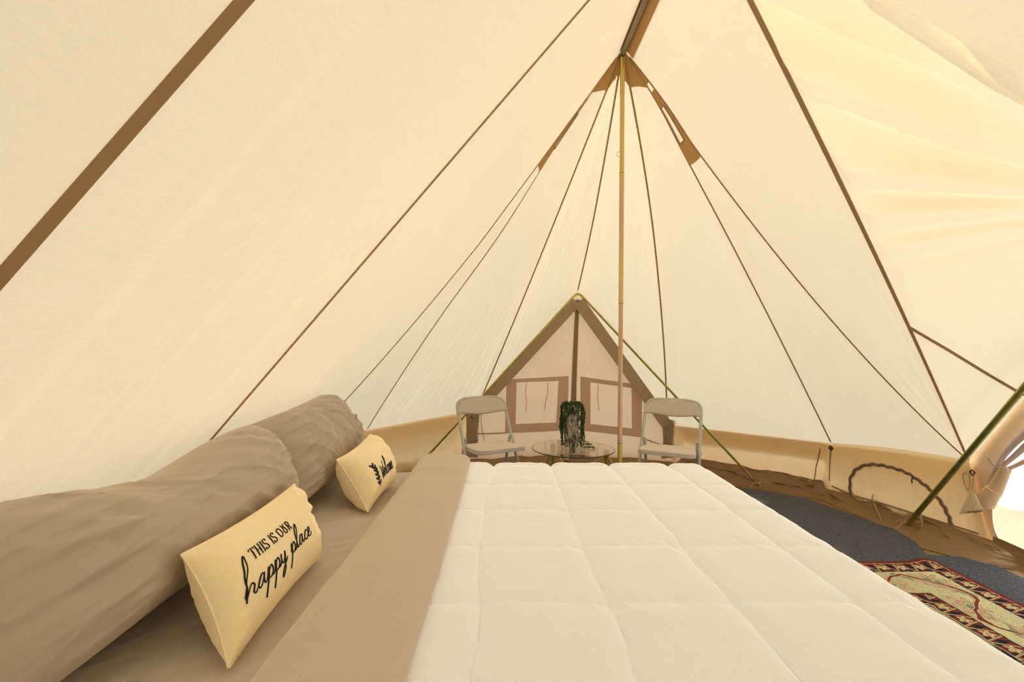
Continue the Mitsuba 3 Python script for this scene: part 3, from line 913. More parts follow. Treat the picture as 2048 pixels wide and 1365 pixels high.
def covered(x0, x1, y0, y1, r, ztop, left, right, far, near, nx, ny, puff):
    """A cloth over the rectangle x0..x1, y0..y1; left/right/far/near: how far it runs past each edge."""
    a = np.linspace(x0 - left, x1 + right, nx)
    b = np.linspace(y0 - near, y1 + far, ny)
    Aa, B = np.meshgrid(a, b, indexing='ij')
    xi0, xi1, yi0, yi1 = (x0 + r if left else x0), (x1 - r if right else x1), (y0 + r if near else y0), (y1 - r if far else y1)
    sx = np.where(Aa > xi1, Aa - xi1, np.where(Aa < xi0, Aa - xi0, 0)) * 1.0
    sy = np.where(B > yi1, B - yi1, np.where(B < yi0, B - yi0, 0)) * 1.0
    dx, dy, dz = over(sx, sy, r)
    X, Y, Z = np.clip(Aa, xi0, xi1) + dx, np.clip(B, yi0, yi1) + dy, ztop - dz
    P = np.stack([X, Y, Z], -1)
    nrm = np.zeros_like(P)
    d = np.hypot(sx, sy)
    th = np.minimum(d / r, np.pi / 2)
    k = np.where(d > 1e-9, d, 1)
    nrm[..., 0], nrm[..., 1], nrm[..., 2] = sx / k * np.sin(th), sy / k * np.sin(th), np.cos(th)
    P = P + nrm * puff(Aa, B)[..., None]
    return trimesh.Trimesh(P.reshape(-1, 3), grid_faces(nx, ny), process=False)


def ridged(x, y, fx, fy, ang, seed, o=3):
    c, s = math.cos(ang), math.sin(ang)
    q = np.stack([(x * c + y * s) * fx, (-x * s + y * c) * fy, x * 0 + seed], -1)
    n = meshkit.fbm(q, o, seed)
    return 1 - np.abs(2 * n - 1) * 2


def creased(x, y, fx, fy, ang, seed):
    """Thin sharp creases with smooth cloth between."""
    return np.clip(ridged(x, y, fx, fy, ang, seed, 2), 0, 1) ** 4


tag('bed', 'big double bed with a grey fitted sheet, seen from its side', 'bed')
add('bed__base', rbox(2.0, 1.96, 0.30, 0.02).apply_translation([-.1, 1.43, 0.16]), 'bed_base', smooth=30)
add('bed__mattress', rbox(2.02, 1.98, 0.27, 0.07).apply_translation([-.1, 1.425, 0.435]), 'grey_sheet', smooth=30, label='mattress')
add('bed__fitted_sheet', covered(BX0, BX1, BY0, BY1, 0.06, ZS, 0.2, 0.2, 0.2, 0.2, 260, 260,
    lambda x, y: 0.004 * ridged(x, y, 7, 16, 0.5, 3) + 0.0035 * ridged(x, y, 20, 6, -0.4, 5) * (0.5 + meshkit.fbm(np.stack([x * 3, y * 3, x * 0], -1), 2, 8))), 'grey_sheet', smooth=True, label='creased grey fitted sheet')

QX, QY = -0.055, 0.165


def quilting(x, y):
    wx = 0.02 * (meshkit.fbm(np.stack([x * 2, y * 3.0, x * 0], -1), 2, 4) - 0.5) * 2
    wy = 0.014 * (meshkit.fbm(np.stack([x * 3, y * 2.5, x * 0 + 4], -1), 2, 6) - 0.5) * 2
    fx = np.abs(((x + wx - QX) / 0.293) % 1 - 0.5) * 2        # 1 on a seam
    fy = np.abs(((y + wy - QY) / 0.31) % 1 - 0.5) * 2
    sx = np.exp(-((1 - fx) / 0.045) ** 1.2) * 0.009 + np.exp(-((1 - fx) / 0.22) ** 2) * 0.006
    sy = np.exp(-((1 - fy) / 0.04) ** 1.3) * 0.002 + np.exp(-((1 - fy) / 0.20) ** 2) * 0.004
    near = np.exp(-((1 - fy) / 0.35) ** 2)
    cr = 0.0035 * ridged(x, y, 24, 5, 0.25, 9) * near + 0.002 * ridged(x, y, 9, 5, 0.9, 11)
    far = np.clip((y - 2.30) / 0.08, 0, 1)
    return 0.016 - sx - sy + cr - far * 0.006 * np.exp(-((1 - fx) / 0.12) ** 2)


add('quilt', covered(-0.32, 1.02, BY0 - 0.02, 2.45, 0.085, ZS + 0.038, 0.0, 0.30, 0.22, 0.25, 420, 520, quilting), 'white_quilt', smooth=True,
    label='white box-stitched quilt spread over the bed', category='quilt')


def fold_mesh():
    prof = np.array([(-.166, -.012), (-.160, 0.004), (-.170, .012), (-.22, .028), (-.29, .036), (-.35, .030), (-.395, .008), (-.42, -.028), (-.425, -.058), (-.40, -.080)])
    pr = spline(np.column_stack([prof, np.zeros(len(prof))]), 60)[:, :2]
    ys = np.linspace(BY0 - 0.05, 2.55, 240)
    yi = 2.37
    P = np.zeros((len(ys), 60, 3))
    for i, y in enumerate(ys):
        sy = np.array(max(0.0, y - yi))
        _, dy, dz = over(np.array(0.0), sy, 0.08)
        e = 0.007 * (meshkit.fbm(np.array([y * 2.2, 0.3, 1.0]), 3, 2) - 0.5) * 2
        w = 1 + 0.10 * (1.0 - min(y, 2.3) / 2.3)
        x = -.166 + (pr[:, 0] + .166) * w + e
        lump = 0.006 * ridged(x, np.full(60, y), 3, 5, 0.3, 12) * np.clip((pr[:, 1] + .08) / .1, 0, 1)
        P[i] = np.column_stack([x, np.full(60, min(y, yi) + dy), ZS + 0.066 + pr[:, 1] * 1.0 + lump - dz])
    return trimesh.Trimesh(P.reshape(-1, 3), grid_faces(len(ys), 60), process=False)


add('top_sheet', fold_mesh(), 'grey_fold', smooth=True, label='grey top sheet folded back over the edge of the white quilt', category='sheet')

# fur throw peeping out under the quilt at the foot
tag('fur_throw', 'white shaggy fur throw with only its hair tips showing under the quilt\'s foot end', 'throw')
y = np.linspace(1.0, 2.3, 60)
s = np.linspace(0, 1, 10)
P = np.array([[[0.93 + 0.055 * math.sin(k * 1.5), b, 0.55 - 0.05 * (1 - math.cos(k * 1.5)) - 0.12 * k] for k in s] for b in y])
diffuse('fur', (0.70, 0.66, 0.60), rough=0.9)
add('fur_throw__hide', trimesh.Trimesh(P.reshape(-1, 3), grid_faces(60, 10), process=False), 'fur', smooth=True)
hv, hf = [], []
for py in (996, 1034, 1106, 1150):
    px = 1430 + (py - 938) * 1.32 if py < 1000 else 1560 + (py - 1034) / 0.615
    c = at(px, py, Z=0.53)
    for k in range(60):
        b = np.array([0.985, c[1] + rng.normal(0, .035), 0.515 + rng.normal(0, .010)])
        d = np.array([(c[0] + .045 - .985) * rng.uniform(.7, 1.1), rng.normal(-0.012, .018), rng.normal(-.004, .012)])
        t = unit(np.cross(d, [0, 0, 1])) * 0.0016
        n0 = len(hv)
        hv += [b - t, b + t, b + d * .6 + t * .6 + [0, 0, .002], b + d * .6 - t * .6 + [0, 0, .002], b + d + [0, 0, -.003]]
        hf += [[n0, n0 + 1, n0 + 2], [n0, n0 + 2, n0 + 3], [n0 + 3, n0 + 2, n0 + 4]]
add('fur_throw__hair', trimesh.Trimesh(np.array(hv), np.array(hf), process=False), 'fur', smooth=False, kind='stuff')

# ------------------------------------------------------------------ pillows and cushions
def pillow_grid(nu, nv):
    a = np.sin(np.linspace(-1, 1, nu) * np.pi / 2 * 0.985) / math.sin(np.pi / 2 * 0.985)
    b = np.sin(np.linspace(-1, 1, nv) * np.pi / 2 * 0.985) / math.sin(np.pi / 2 * 0.985)
    return np.meshgrid(a, b, indexing='ij')


def pillow(corners, thick, nu=150, nv=110, p=2.6, q=0.55, pinch=0.05, wrinkle=None, back=1.0, shape=None):
    """corners: bl, br, tr, tl seen from the front. Returns (mesh, front(u, v) -> points and normals)."""
    bl, br, tr, tl = [np.asarray(c, float) for c in corners]

    def base(U, V):
        U2 = U * (1 - pinch * (1 - V ** 2))
        V2 = V * (1 - pinch * 1.3 * (1 - U ** 2))
        a, b = (U2 + 1) / 2, (V2 + 1) / 2
        return ((1 - a) * (1 - b))[..., None] * bl + (a * (1 - b))[..., None] * br + (a * b)[..., None] * tr + ((1 - a) * b)[..., None] * tl
    N = unit(np.cross((br - bl) + (tr - tl), (tl - bl) + (tr - br)))

    def side(U, V, sgn):
        h = (np.clip(1 - np.abs(U) ** (p + 2), 0, 1) ** q) * (np.clip(1 - np.abs(V) ** p, 0, 1) ** q)
        w = wrinkle(U, V) * np.clip(h * 2, 0, 1) * np.clip((1 - np.abs(U)) * (2.5 if thick > .1 else 6), 0, 1) if wrinkle is not None else 0
        P = base(U, V)
        if shape is not None:
            P = P + shape(U, V)
        return P + N * ((thick * h * (1 if sgn > 0 else back) + w) * sgn)[..., None]
    U, V = pillow_grid(nu, nv)
    F, B = side(U, V, 1), side(U, V, -1)
    m = join(trimesh.Trimesh(F.reshape(-1, 3), grid_faces(nu, nv), process=False), trimesh.Trimesh(B.reshape(-1, 3), grid_faces(nu, nv, True), process=False))
    m.merge_vertices(digits_vertex=5)

    def front(u, v):
        u, v = np.asarray(u, float), np.asarray(v, float)
        e = 2e-3
        P = side(u, v, 1)
        n = np.cross(side(u + e, v, 1) - side(u - e, v, 1), side(u, v + e, 1) - side(u, v - e, 1))
        n /= np.linalg.norm(n, axis=-1, keepdims=True)
        return P, n
    rim = [base(np.array(a), np.array(b)) for a, b in [(k, -1.0) for k in np.linspace(-1, 1, 30)] + [(1.0, k) for k in np.linspace(-1, 1, 20)] + [(-k, 1.0) for k in np.linspace(-1, 1, 30)] + [(-1.0, -k) for k in np.linspace(-1, 1, 20)]]
    return m, front, np.array(rim)


def wr_big(seed, k=1.0):
    def f(u, v):
        end = np.clip((np.abs(u) - 0.45) / 0.5, 0, 1)
        a = ridged(u, v, 1.6, 5.5, 0.12, seed) * 0.018 * end + ridged(u, v, 5.0, 1.6, 0.35, seed + 1) * 0.010 + ridged(u, v, 11, 3, -0.5, seed + 2) * 0.004 * (0.4 + end) + creased(u, v, 1.3, 4.0, 0.25, seed + 3) * 0.012 * (0.3 + end) + creased(u, v, 4.2, 1.1, 0.5, seed + 4) * 0.010
        return a * k
    return f


def sag(u, v):
    d = np.zeros(u.shape + (3,))
    d[..., 2] = -0.06 * np.exp(-((u + 0.05) / 0.5) ** 2) * np.clip(v + .2, 0, 1)
    return d


m, _, _ = pillow([(-.78, .70, .615), (-.78, 1.78, .615), (-.945, 1.80, .91), (-.945, .70, .925)], .175, p=2.4, q=.5, pinch=.02, wrinkle=wr_big(61), shape=sag)
add('pillow', m, 'grey_pillow', smooth=True, label='long grey pillow nearest the camera, behind the larger cream cushion', category='pillow', group=None)
m, _, _ = pillow([(-.75, 1.70, .612), (-.73, 2.44, .622), (-.91, 2.42, .955), (-.93, 1.72, .91)], .15, p=2.4, q=.5, pinch=.03, wrinkle=wr_big(71, 1.3))
add('pillow_001', m, 'grey_pillow', smooth=True, label='creased grey pillow at the far end of the bed head, behind the welcome cushion', category='pillow')


def wr_cush(seed):
    def f(u, v):
        c = np.clip((np.abs(u + .1) - 0.62) / 0.3, 0, 1)
        return ridged(u, v, 3, 3.2, 0.5, seed) * 0.009 * c + ridged(u, v, 1.4, 1.4, 0.1, seed + 1) * 0.003
    return f


def stroke(front, pts, w, n=None, closed=False, contrast=0.0, lift=0.0012, smooth=True):
    """A pen stroke on a cushion: pts in the cushion's own (u, v)."""
    p = np.asarray(pts, float)
    if smooth and len(p) > 2:
        s = np.concatenate([[0], np.cumsum(np.linalg.norm(np.diff(p, axis=0), axis=1) ** 0.9)])
        p = CubicSpline(s, p)(np.linspace(0, s[-1], n or 8 * len(p)))
    else:
        p = np.vstack([p[0] + (p[-1] - p[0]) * k for k in np.linspace(0, 1, 8)]) if len(p) == 2 else p
    P, N = front(p[:, 0], p[:, 1])
    d = np.gradient(p, axis=0)
    down = np.clip(np.abs(d[:, 1]) / (np.linalg.norm(d, axis=1) + 1e-9), 0, 1)
    wd = w * (1 + contrast * (down - 0.5) * np.sign(-d[:, 1]))
    k = np.minimum(np.arange(len(p)), np.arange(len(p))[::-1])
    wd = wd * np.clip(0.45 + k / 3, 0, 1)
    return ribbon(P + N * lift, N, wd, 0.0012)


G = {
    'h': ([[(-.02, .2), (.13, 1.6), (.24, 3.0), (.18, 3.5), (.09, 3.1), (.03, 1.4), (.02, -.15)], [(.02, -.1), (.14, .55), (.34, .92), (.46, .72), (.43, .25), (.52, 0.02), (.68, .25)]], .70),
    'a': ([[(.46, .78), (.30, .95), (.10, .6), (.06, .18), (.16, 0), (.32, .25), (.47, .85)], [(.47, .85), (.44, .25), (.52, .02), (.68, .25)]], .66),
    'p': ([[(-.02, .2), (.14, .95), (.12, .2), (.06, -1.25)], [(.09, .1), (.20, .68), (.40, .95), (.50, .62), (.42, .15), (.27, .02), (.14, .12)], [(.36, .06), (.52, .05), (.66, .28)]], .66),
    'y': ([[(0, .3), (.08, .92), (.08, .3), (.20, .04), (.36, .4), (.46, .95), (.42, .1), (.30, -.95), (.18, -1.15), (.14, -.8), (.40, -.2), (.68, .25)]], .66),
    'l': ([[(-.02, .2), (.24, 1.2), (.36, 2.1), (.28, 2.5), (.14, 2.0), (.09, .6), (.16, .03), (.36, .25)]], .34),
    'c': ([[(.42, .72), (.32, .94), (.12, .62), (.08, .2), (.2, 0), (.50, .3)]], .48),
    'e': ([[(-.02, .22), (.26, .48), (.34, .8), (.24, .96), (.10, .62), (.09, .18), (.22, 0), (.52, .28)]], .50),
    'o': ([[(.30, .95), (.10, .65), (.08, .2), (.22, 0), (.40, .3), (.38, .8), (.26, .96), (.34, .75), (.58, .8)]], .52),
    'm': ([[(0, .3), (.10, .95), (.08, .02)], [(.08, .02), (.18, .7), (.30, .94), (.34, .6), (.31, .02)], [(.31, .02), (.42, .7), (.54, .94), (.58, .6), (.56, .15), (.64, 0), (.80, .28)]], .78),
    'W': ([[(-.05, 1.65), (.06, .9), (.22, -.05), (.36, .7), (.50, 1.35), (.50, .7), (.62, -.05), (.78, .8), (.98, 2.0)]], .92),
}


def script(front, text, u0, v0, su, sv, slant, w, base_slope=0.0):
    out, x = [], 0.0
    for ch in text:
        if ch == ' ':
            x += 0.45
            continue
        st, adv = G[ch]
        for s in st:
            q = np.array(s)
            X = x + q[:, 0] + slant * q[:, 1]
            out.append(stroke(front, np.column_stack([u0 + X * su, v0 + q[:, 1] * sv + base_slope * X * su]), w, contrast=0.5))
        x += adv
    return out


def bar(a, b):
    return ('l', [a, b])


CAPS_ = {
    'T': [((0, 1), (.7, 1), .5), ((.35, 0), (.35, 1), 1), ((.2, 0), (.5, 0), .5), ((0, 1), (0, .82), .5), ((.7, 1), (.7, .82), .5)],
    'H': [((.12, 0), (.12, 1), 1), ((.62, 0), (.62, 1), 1), ((.12, .5), (.62, .5), .5), ((0, 0), (.24, 0), .5), ((0, 1), (.24, 1), .5), ((.5, 0), (.74, 0), .5), ((.5, 1), (.74, 1), .5)],
    'I': [((.15, 0), (.15, 1), 1), ((0, 0), (.3, 0), .5), ((0, 1), (.3, 1), .5)],
    'S': [[(.50, .80), (.40, .98), (.18, .98), (.05, .78), (.16, .58), (.38, .45), (.52, .26), (.42, .03), (.18, .0), (.04, .2)], ((.50, .98), (.50, .78), .5), ((.04, .22), (.04, 0), .5)],
    'O': [[(.38, 1.0), (.12, .85), (.04, .5), (.12, .15), (.38, 0), (.64, .15), (.72, .5), (.64, .85), (.38, 1.0)]],
    'U': [[(.12, 1), (.12, .35), (.2, .08), (.4, 0), (.58, .1), (.64, .35), (.64, 1)], ((.02, 1), (.22, 1), .5), ((.56, 1), (.72, 1), .5)],
    'R': [((.12, 0), (.12, 1), 1), [(.12, 1), (.40, 1), (.55, .85), (.50, .6), (.30, .5), (.12, .5)], ((.32, .5), (.64, 0), .9), ((0, 0), (.26, 0), .5), ((0, 1), (.14, 1), .5), ((.58, 0), (.72, 0), .5)],
}
ADV = {'T': .82, 'H': .90, 'I': .45, 'S': .70, 'O': 1.02, 'U': 1.0, 'R': .85}


def caps(front, text, u0, v0, su, sv, w):
    out, x = [], 0.0
    for ch in text:
        if ch == ' ':
            x += 0.5
            continue
        for s in CAPS_[ch]:
            if isinstance(s, list):
                q = np.array(s, float)
                out.append(stroke(front, np.column_stack([u0 + (x + q[:, 0]) * su, v0 + q[:, 1] * sv]), w * .8))
            else:
                a, b, k = s
                out.append(stroke(front, [(u0 + (x + a[0]) * su, v0 + a[1] * sv), (u0 + (x + b[0]) * su, v0 + b[1] * sv)], w * k, smooth=False))
        x += ADV[ch]
    return out


tag('cushion', 'cream oblong cushion printed THIS IS OUR happy place, leaning on the nearer grey pillow', 'cushion')
m, front, rim = pillow([(-.515, .925, .600), (-.525, 1.40, .600), (-.640, 1.50, .780), (-.655, 1.0, .782)], .072, p=2.2, q=.55, pinch=.07, wrinkle=wr_cush(81), back=1.0)
add('cushion__cover', m, 'cushion_cream', smooth=True)
add('cushion__seam', tube(rim, 0.0028, 6, caps=False), 'cushion_cream', smooth=True)
W = caps(front, 'THIS IS OUR', -.66, .16, .098, .22, .0028) + script(front, 'happy place', -.86, -.36, .205, .20, .12, .0027, 0.06)
add('cushion__lettering', join(*W), 'ink', smooth=False, label='black printed words THIS IS OUR happy place')
tag('cushion_001', 'smaller cream cushion printed Welcome with a leaf sprig, leaning on the far grey pillow', 'cushion')
m, front, rim = pillow([(-.49, 1.77, .600), (-.475, 2.14, .605), (-.605, 2.22, .800), (-.625, 1.83, .775)], .080, p=2.2, q=.55, pinch=.07, wrinkle=wr_cush(91))
add('cushion_001__cover', m, 'cushion_cream', smooth=True)
add('cushion_001__seam', tube(rim, 0.0028, 6, caps=False), 'cushion_cream', smooth=True)
W = script(front, 'Welcome', -.46, -.50, .20, .26, .14, .0031)
stem = np.array([(-.58, -.66), (-.64, -.38), (-.63, -.13), (-.67, .08)])
W.append(stroke(front, stem, .003))
for k, t in enumerate(np.linspace(.1, 1, 6)):
    c = CubicSpline([0, .33, .66, 1], stem)(t)
    for s in (-1, 1):
        W.append(stroke(front, [c, c + [s * .035, .04], c + [s * .06, .10]], .007))
add('cushion_001__lettering', join(*W), 'ink', smooth=False, label='black printed word Welcome and leaf sprig')
# ------------------------------------------------------------------ folding chairs
scene['chair_paint'] = {'type': 'principled', 'base_color': rgb(0.48, 0.47, 0.43), 'roughness': 0.35, 'specular': 0.5}
fabric('chair_vinyl', (0.57, 0.50, 0.43), amp=0.02)


def chair(name, c, ang, label):
    """Faces +y of its own frame before turning."""
    tag(name, label, 'chair')
    M = rotz(ang, c)
    put = lambda part, m, b, s=30, lb=None: add(f'{name}__{part}', moved(m, M), b, smooth=s, label=lb)
    r = 0.0115
    top, foot = np.array([-.225, .775]), np.array([.165, 0.004])        # (y, z) of the uprights
    at_z = lambda z: top[0] + (foot[0] - top[0]) * (top[1] - z) / (top[1] - foot[1])
    w0, w1 = .205, .215
    for k, s in enumerate((-1, 1)):
        put('front_leg' if k == 0 else 'front_leg_001', tube(poly([(s * w0, at_z(.66), .66), (s * w1, foot[0], foot[1])], 6), r, 14), 'chair_paint')
        put('rear_leg' if k == 0 else 'rear_leg_001', tube(poly([(s * .188, at_z(.50) + .012, .50), (s * .195, -.235, .004)], 6), r * .92, 14), 'chair_paint')
        for nm, q in (('front', (s * w1, foot[0], .012)), ('rear', (s * .195, -.233, .012))):
            put(f'{nm}_foot' if k == 0 else f'{nm}_foot_001', rod(np.array(q) + [0, 0, -.012], np.array(q) + [0, 0, .02], r * 1.25), 'chair_paint')
    arch = [(-w0, at_z(.66), .66), (-w0, at_z(.71), .71), (-.19, at_z(.752), .752), (-.15, at_z(.773), .773), (-.08, at_z(.779) - .012, .779), (.08, at_z(.779) - .012, .779), (.15, at_z(.773), .773), (.19, at_z(.752), .752), (w0, at_z(.71), .71), (w0, at_z(.66), .66)]
    put('back_hoop', tube(spline(arch, 50), r, 14), 'chair_paint', True)
    # backrest: rounded top, waved lower edge
    n = 48
    x = np.linspace(-1, 1, n)
    zt = .788 - .110 * np.clip((np.abs(x) - .58) / .42, 0, 1) ** 2.4
    zb = .668 - .012 * np.cos(x * np.pi) - .01 * np.abs(x)
    X = x * .2145
    sx = np.linspace(0, 1, 14)
    Fm, Bm = [], []
    for k in range(n):
        z = zb[k] + (zt[k] - zb[k]) * sx
        yc = np.array([at_z(q) for q in z]) - .026 * (1 - x[k] ** 2)
        e = .011 * np.sqrt(np.clip(1 - (2 * sx - 1) ** 6, 0, 1)) * math.sqrt(max(0, 1 - x[k] ** 10))
        Fm.append(np.column_stack([np.full(14, X[k]), yc + e + .012, z]))
        Bm.append(np.column_stack([np.full(14, X[k]), yc - e + .012, z]))
    bm = join(trimesh.Trimesh(np.array(Fm).reshape(-1, 3), grid_faces(n, 14, True), process=False), trimesh.Trimesh(np.array(Bm).reshape(-1, 3), grid_faces(n, 14), process=False))
    bm.merge_vertices(digits_vertex=5)
    put('backrest', bm, 'chair_vinyl', 40)
    # seat: padded top over a metal pan
    sp = Polygon([(-.18, -.17), (.18, -.17), (.20, .10), (.19, .185), (-.19, .185), (-.20, .10)]).buffer(-.05).buffer(.05, quad_segs=8)
    v, f = [], []
    ring = lambda p, z, inset: np.array([(a, b, z - (.012 if b > .12 else 0) * max(0, (b - .12) / .08)) for a, b in np.array(p.buffer(-inset).exterior.coords)[:-1]])
    def plate(z0, z1, bev, inset=0.0):
        h = m3.Manifold.extrude(m3.CrossSection([np.array(sp.buffer(-inset).exterior.coords)[:-1][::-1]]), z1 - z0 - bev).translate([0, 0, z0])
        t2 = m3.Manifold.extrude(m3.CrossSection([np.array(sp.buffer(-inset - bev).exterior.coords)[:-1][::-1]]), z1 - z0).translate([0, 0, z0])
        q = m3.Manifold.batch_hull([h, t2]).to_mesh()
        vv = np.array(q.vert_properties[:, :3], float)
        vv[:, 2] += .055 * (vv[:, 1] - .185)
        return trimesh.Trimesh(vv, q.tri_verts, process=False)
    put('seat', plate(.441, .457, .007, .004), 'chair_vinyl', 35)
    put('seat_pan', plate(.426, .4405, .004), 'chair_paint', 35)
    put('front_rung', rod((-w1, at_z(.20), .20), (w1, at_z(.20), .20), .008), 'chair_paint')
    put('rear_rung', rod((-.19, -.19, .12), (.19, -.19, .12), .007), 'chair_paint')
    for k, s in enumerate((-1, 1)):
        put('seat_pivot' if k == 0 else 'seat_pivot_001', rod((s * .196, at_z(.425), .422), (s * .226, at_z(.425), .422), .008), 'chair_paint')


chair('folding_chair', at(985, 893, Z=0.45) * [1, 1, 0] + [0, 0, .0105], math.pi - math.radians(-28), 'grey folding chair left of the glass table, turned towards the right')
chair('folding_chair_001', at(1337, 899, Z=0.45) * [1, 1, 0] + [0, 0, .0105], math.pi - math.radians(28), 'grey folding chair right of the glass table and the centre pole')

# ------------------------------------------------------------------ glass table
TC = at(1146, 897, Z=0.45)
tag('glass_table', 'round glass-topped side table with golden legs, between the two folding chairs', 'table')
scene['tint_glass'] = {'type': 'dielectric', 'int_ior': 1.5, 'specular_transmittance': rgb(0.90, 0.90, 0.84)}
metal('glass_edge', (0.05, 0.07, 0.05), 0.1, 0.0)
add('glass_table__glass_top', lathe([(0, .444), (.300, .444), (.303, .446), (.303, .450), (.300, .452), (0, .452)], 72).apply_translation([TC[0], TC[1], 0]), 'tint_glass', smooth=30, label='clear round glass top')
add('glass_table__edge_band', lathe([(.3035, .4455), (.3048, .4465), (.3048, .4495), (.3035, .4505), (.3035, .4455)], 72).apply_translation([TC[0], TC[1], 0]), 'glass_edge', smooth=30, label='dark polished rim')
LEG = [at(1106, 889, Z=.44), at(1133, 914, Z=.44), at(1213, 903, Z=.44)]
for k, p in enumerate(LEG):
    o = TC + (p - TC)
    lg = lathe([(0, .0108), (.022, .0108), (.022, .012), (.015, .02), (.0145, .39), (.019, .40), (.022, .415), (.022, .425), (0, .425)], 24).apply_translation([o[0], o[1], 0])
    key = 'glass_table__' + ('leg' if k == 0 else f'leg_{k:03d}')
    add(key, lg, 'gold', smooth=35)
    add(key + '__pad', lathe([(0, .425), (.017, .425), (.019, .4385), (.017, .4435), (0, .4435)], 24).apply_translation([o[0], o[1], 0]), 'tint_glass_pad', smooth=35)
    c2 = TC * [1, 1, 0] + [0, 0, .30]
    add('glass_table__' + ('brace' if k == 0 else f'brace_{k:03d}'), tube([np.array([o[0], o[1], .41]), (np.array([o[0], o[1], .36]) + c2) / 2, c2], .005, 10), 'gold', smooth=True)
    out = unit((o - TC) * [1, 1, 0])
    add('glass_table__' + ('bowed_rod' if k == 0 else f'bowed_rod_{k:03d}'), tube(spline([o * [1, 1, 0] + out * .012 + [0, 0, .40], o * [1, 1, 0] + out * .055 + [0, 0, .32], o * [1, 1, 0] + out * .075 + [0, 0, .18], o * [1, 1, 0] + out * .07 + [0, 0, .016]], 20), .005, 10), 'gold', smooth=True)
scene['tint_glass_pad'] = {'type': 'principled', 'base_color': rgb(0.6, 0.58, 0.5), 'roughness': 0.15}

# ------------------------------------------------------------------ trailing plant in a bark vase
VC = at(1143, 893, Z=0.4525)
tag('trailing_plant', 'trailing green plant in a tall bark-textured vase on the glass table', 'plant')


def bark_fn(p, n, uv):
    an = dr.atan2(p.y - VC[1], p.x - VC[0])
    q = n_(an * 9 + 3 * n_(p.z * 26, an * 2), p.z * 34) + 0.5 * n_(an * 22, p.z * 70)
    k = mikit.smoothstep(0.45, 0.95, q)
    return mikit.mix((0.05, 0.04, 0.03), (0.42, 0.37, 0.30), k)


diffuse('bark', mikit.proc(bark_fn), rough=0.9)
na, nz = 90, 110
a = np.linspace(0, 2 * np.pi, na + 1)[:-1]
zz = np.linspace(0, .315, nz)
Aa, Z = np.meshgrid(a, zz, indexing='ij')
q = np.stack([np.cos(Aa) * 3.2, np.sin(Aa) * 3.2, Z * 26], -1)
R = .047 + .010 * (1 - np.abs(meshkit.fbm(q, 3, 3) * 2 - 1) * 2) * 0.8 + .004 * meshkit.fbm(q * 3, 2, 5)
v = np.stack([VC[0] + R * np.cos(Aa), VC[1] + R * np.sin(Aa), VC[2] + Z], -1).reshape(-1, 3)
i, j = np.meshgrid(np.arange(na), np.arange(nz - 1), indexing='ij')
i2 = (i + 1) % na
qd = np.stack([i * nz + j, i2 * nz + j, i2 * nz + j + 1, i * nz + j + 1], -1).reshape(-1, 4)
v = np.vstack([v, VC, VC + [0, 0, .300]])
ii = np.arange(na)
capb = np.stack([((ii + 1) % na) * nz, ii * nz, np.full(na, len(v) - 2)], 1)
capt = np.stack([ii * nz + nz - 1, ((ii + 1) % na) * nz + nz - 1, np.full(na, len(v) - 1)], 1)
add('trailing_plant__vase', trimesh.Trimesh(v, np.vstack([qd[:, [0, 1, 2]], qd[:, [0, 2, 3]], capb, capt]), process=False), 'bark', smooth=40, label='tall grey-brown bark vase')
scene['leaf_green'] = {'type': 'principledthin', 'base_color': rgb(0.07, 0.115, 0.042), 'roughness': 0.5, 'diff_trans': 0.4, 'eta': 1.3}
scene['leaf_light'] = {'type': 'principledthin', 'base_color': rgb(0.10, 0.16, 0.05), 'roughness': 0.5, 'diff_trans': 0.4, 'eta': 1.3}
diffuse('stem', (0.05, 0.07, 0.02))


def leaf_at(p, d, s, r):
    d = unit(d)
    w = unit(np.cross(d, r.normal(size=3)))
    n = np.cross(d, w)
    v = np.array([p, p + d * .35 * s + w * .30 * s + n * .10 * s, p + d * s, p + d * .35 * s - w * .30 * s + n * .10 * s, p + d * .5 * s - n * .06 * s])
    return v, np.array([[0, 1, 4], [1, 2, 4], [2, 3, 4], [3, 0, 4]])


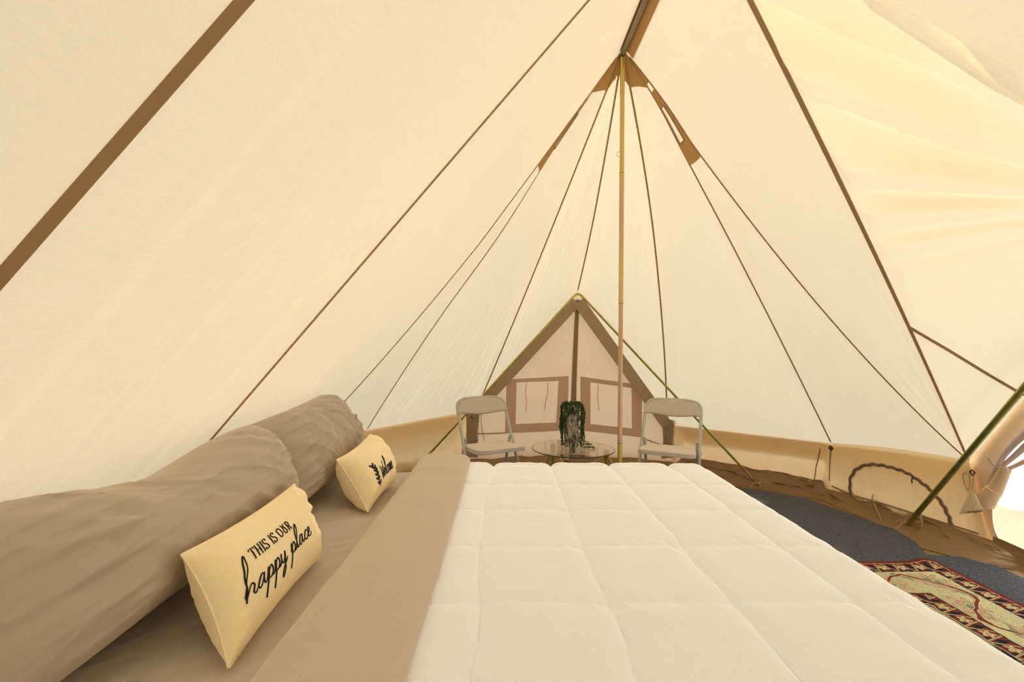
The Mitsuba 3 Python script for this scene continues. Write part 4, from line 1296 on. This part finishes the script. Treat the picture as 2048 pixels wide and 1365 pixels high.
r = np.random.default_rng(5)
right = np.array([1.0, 0.0, 0])
strands = []
for k, (an, ln, side) in enumerate([(180, .25, .012), (195, .30, .014), (168, .27, .016), (210, .22, .010), (228, .13, .006), (150, .2, .014), (0, .26, .016), (-14, .28, .022), (18, .24, .028), (-30, .20, .012), (-45, .12, .008), (32, .34, .030), (8, .30, .03), (270, .02, .002), (250, .04, .003), (295, .04, .003), (90, .2, .01), (120, .15, .01), (60, .2, .01), (-20, .36, .018), (186, .2, .02), (172, .31, .008)]):
    t = math.radians(an)
    d = np.array([math.cos(t), math.sin(t), 0])
    p0 = VC + [0, 0, .312] + d * .02
    pts = [p0, VC + d * (.052 + side * .4) + [0, 0, .322], VC + d * (.060 + side) + [0, 0, .28]]
    low = max(.318 - ln, 0.004)
    for q in np.linspace(.25, low, 5):
        pts.append(VC + d * (.060 + side + r.normal(0, .003)) + [r.normal(0, .004), r.normal(0, .004), q])
    if ln > .33:
        pts.append(VC + d * (.085 + side) + [0.01, -.02, .004])
        pts.append(VC + d * (.125 + side) + [0.02, -.05, .004])
    strands.append(spline(pts, int(64 * max(ln, .1) / .25)))
lv, lf, lv2, lf2, n0, n2 = [], [], [], [], 0, 0
for k, st in enumerate(strands):
    key = 'trailing_plant__' + num('strand')
    add(key, tube(st[::2], .0013, 5), 'stem', smooth=True)
    V, F, n0 = [], [], 0
    for p in st:
        for _ in range(2):
            o = unit((p - VC) * [1, 1, 0])
            d = unit(r.normal(size=3) + o * .9 + [0, 0, .2])
            v, f = leaf_at(p, d, r.uniform(.011, .019), r)
            V.append(v)
            F.append(f + n0)
            n0 += 5
    add(key + '__leaves', trimesh.Trimesh(np.vstack(V), np.vstack(F), process=False), 'leaf_green' if k % 3 else 'leaf_light', smooth=False, kind='stuff')
# ------------------------------------------------------------------ the ground outside
def gravel_fn(p, n, uv):
    v = fbm_(p.x * 3, p.y * 3) + 0.5 * n_(p.x * 60, p.y * 60)
    return mi.Color3f(0.52, 0.47, 0.38) * (0.55 + 0.5 * v)
diffuse('gravel', mikit.proc(gravel_fn), rough=0.9)
add('ground', trimesh.creation.box([80, 80, 0.1]).apply_translation([0, 0, -0.1]), 'gravel', smooth=False, label='pale ground outside the tent', kind='structure')
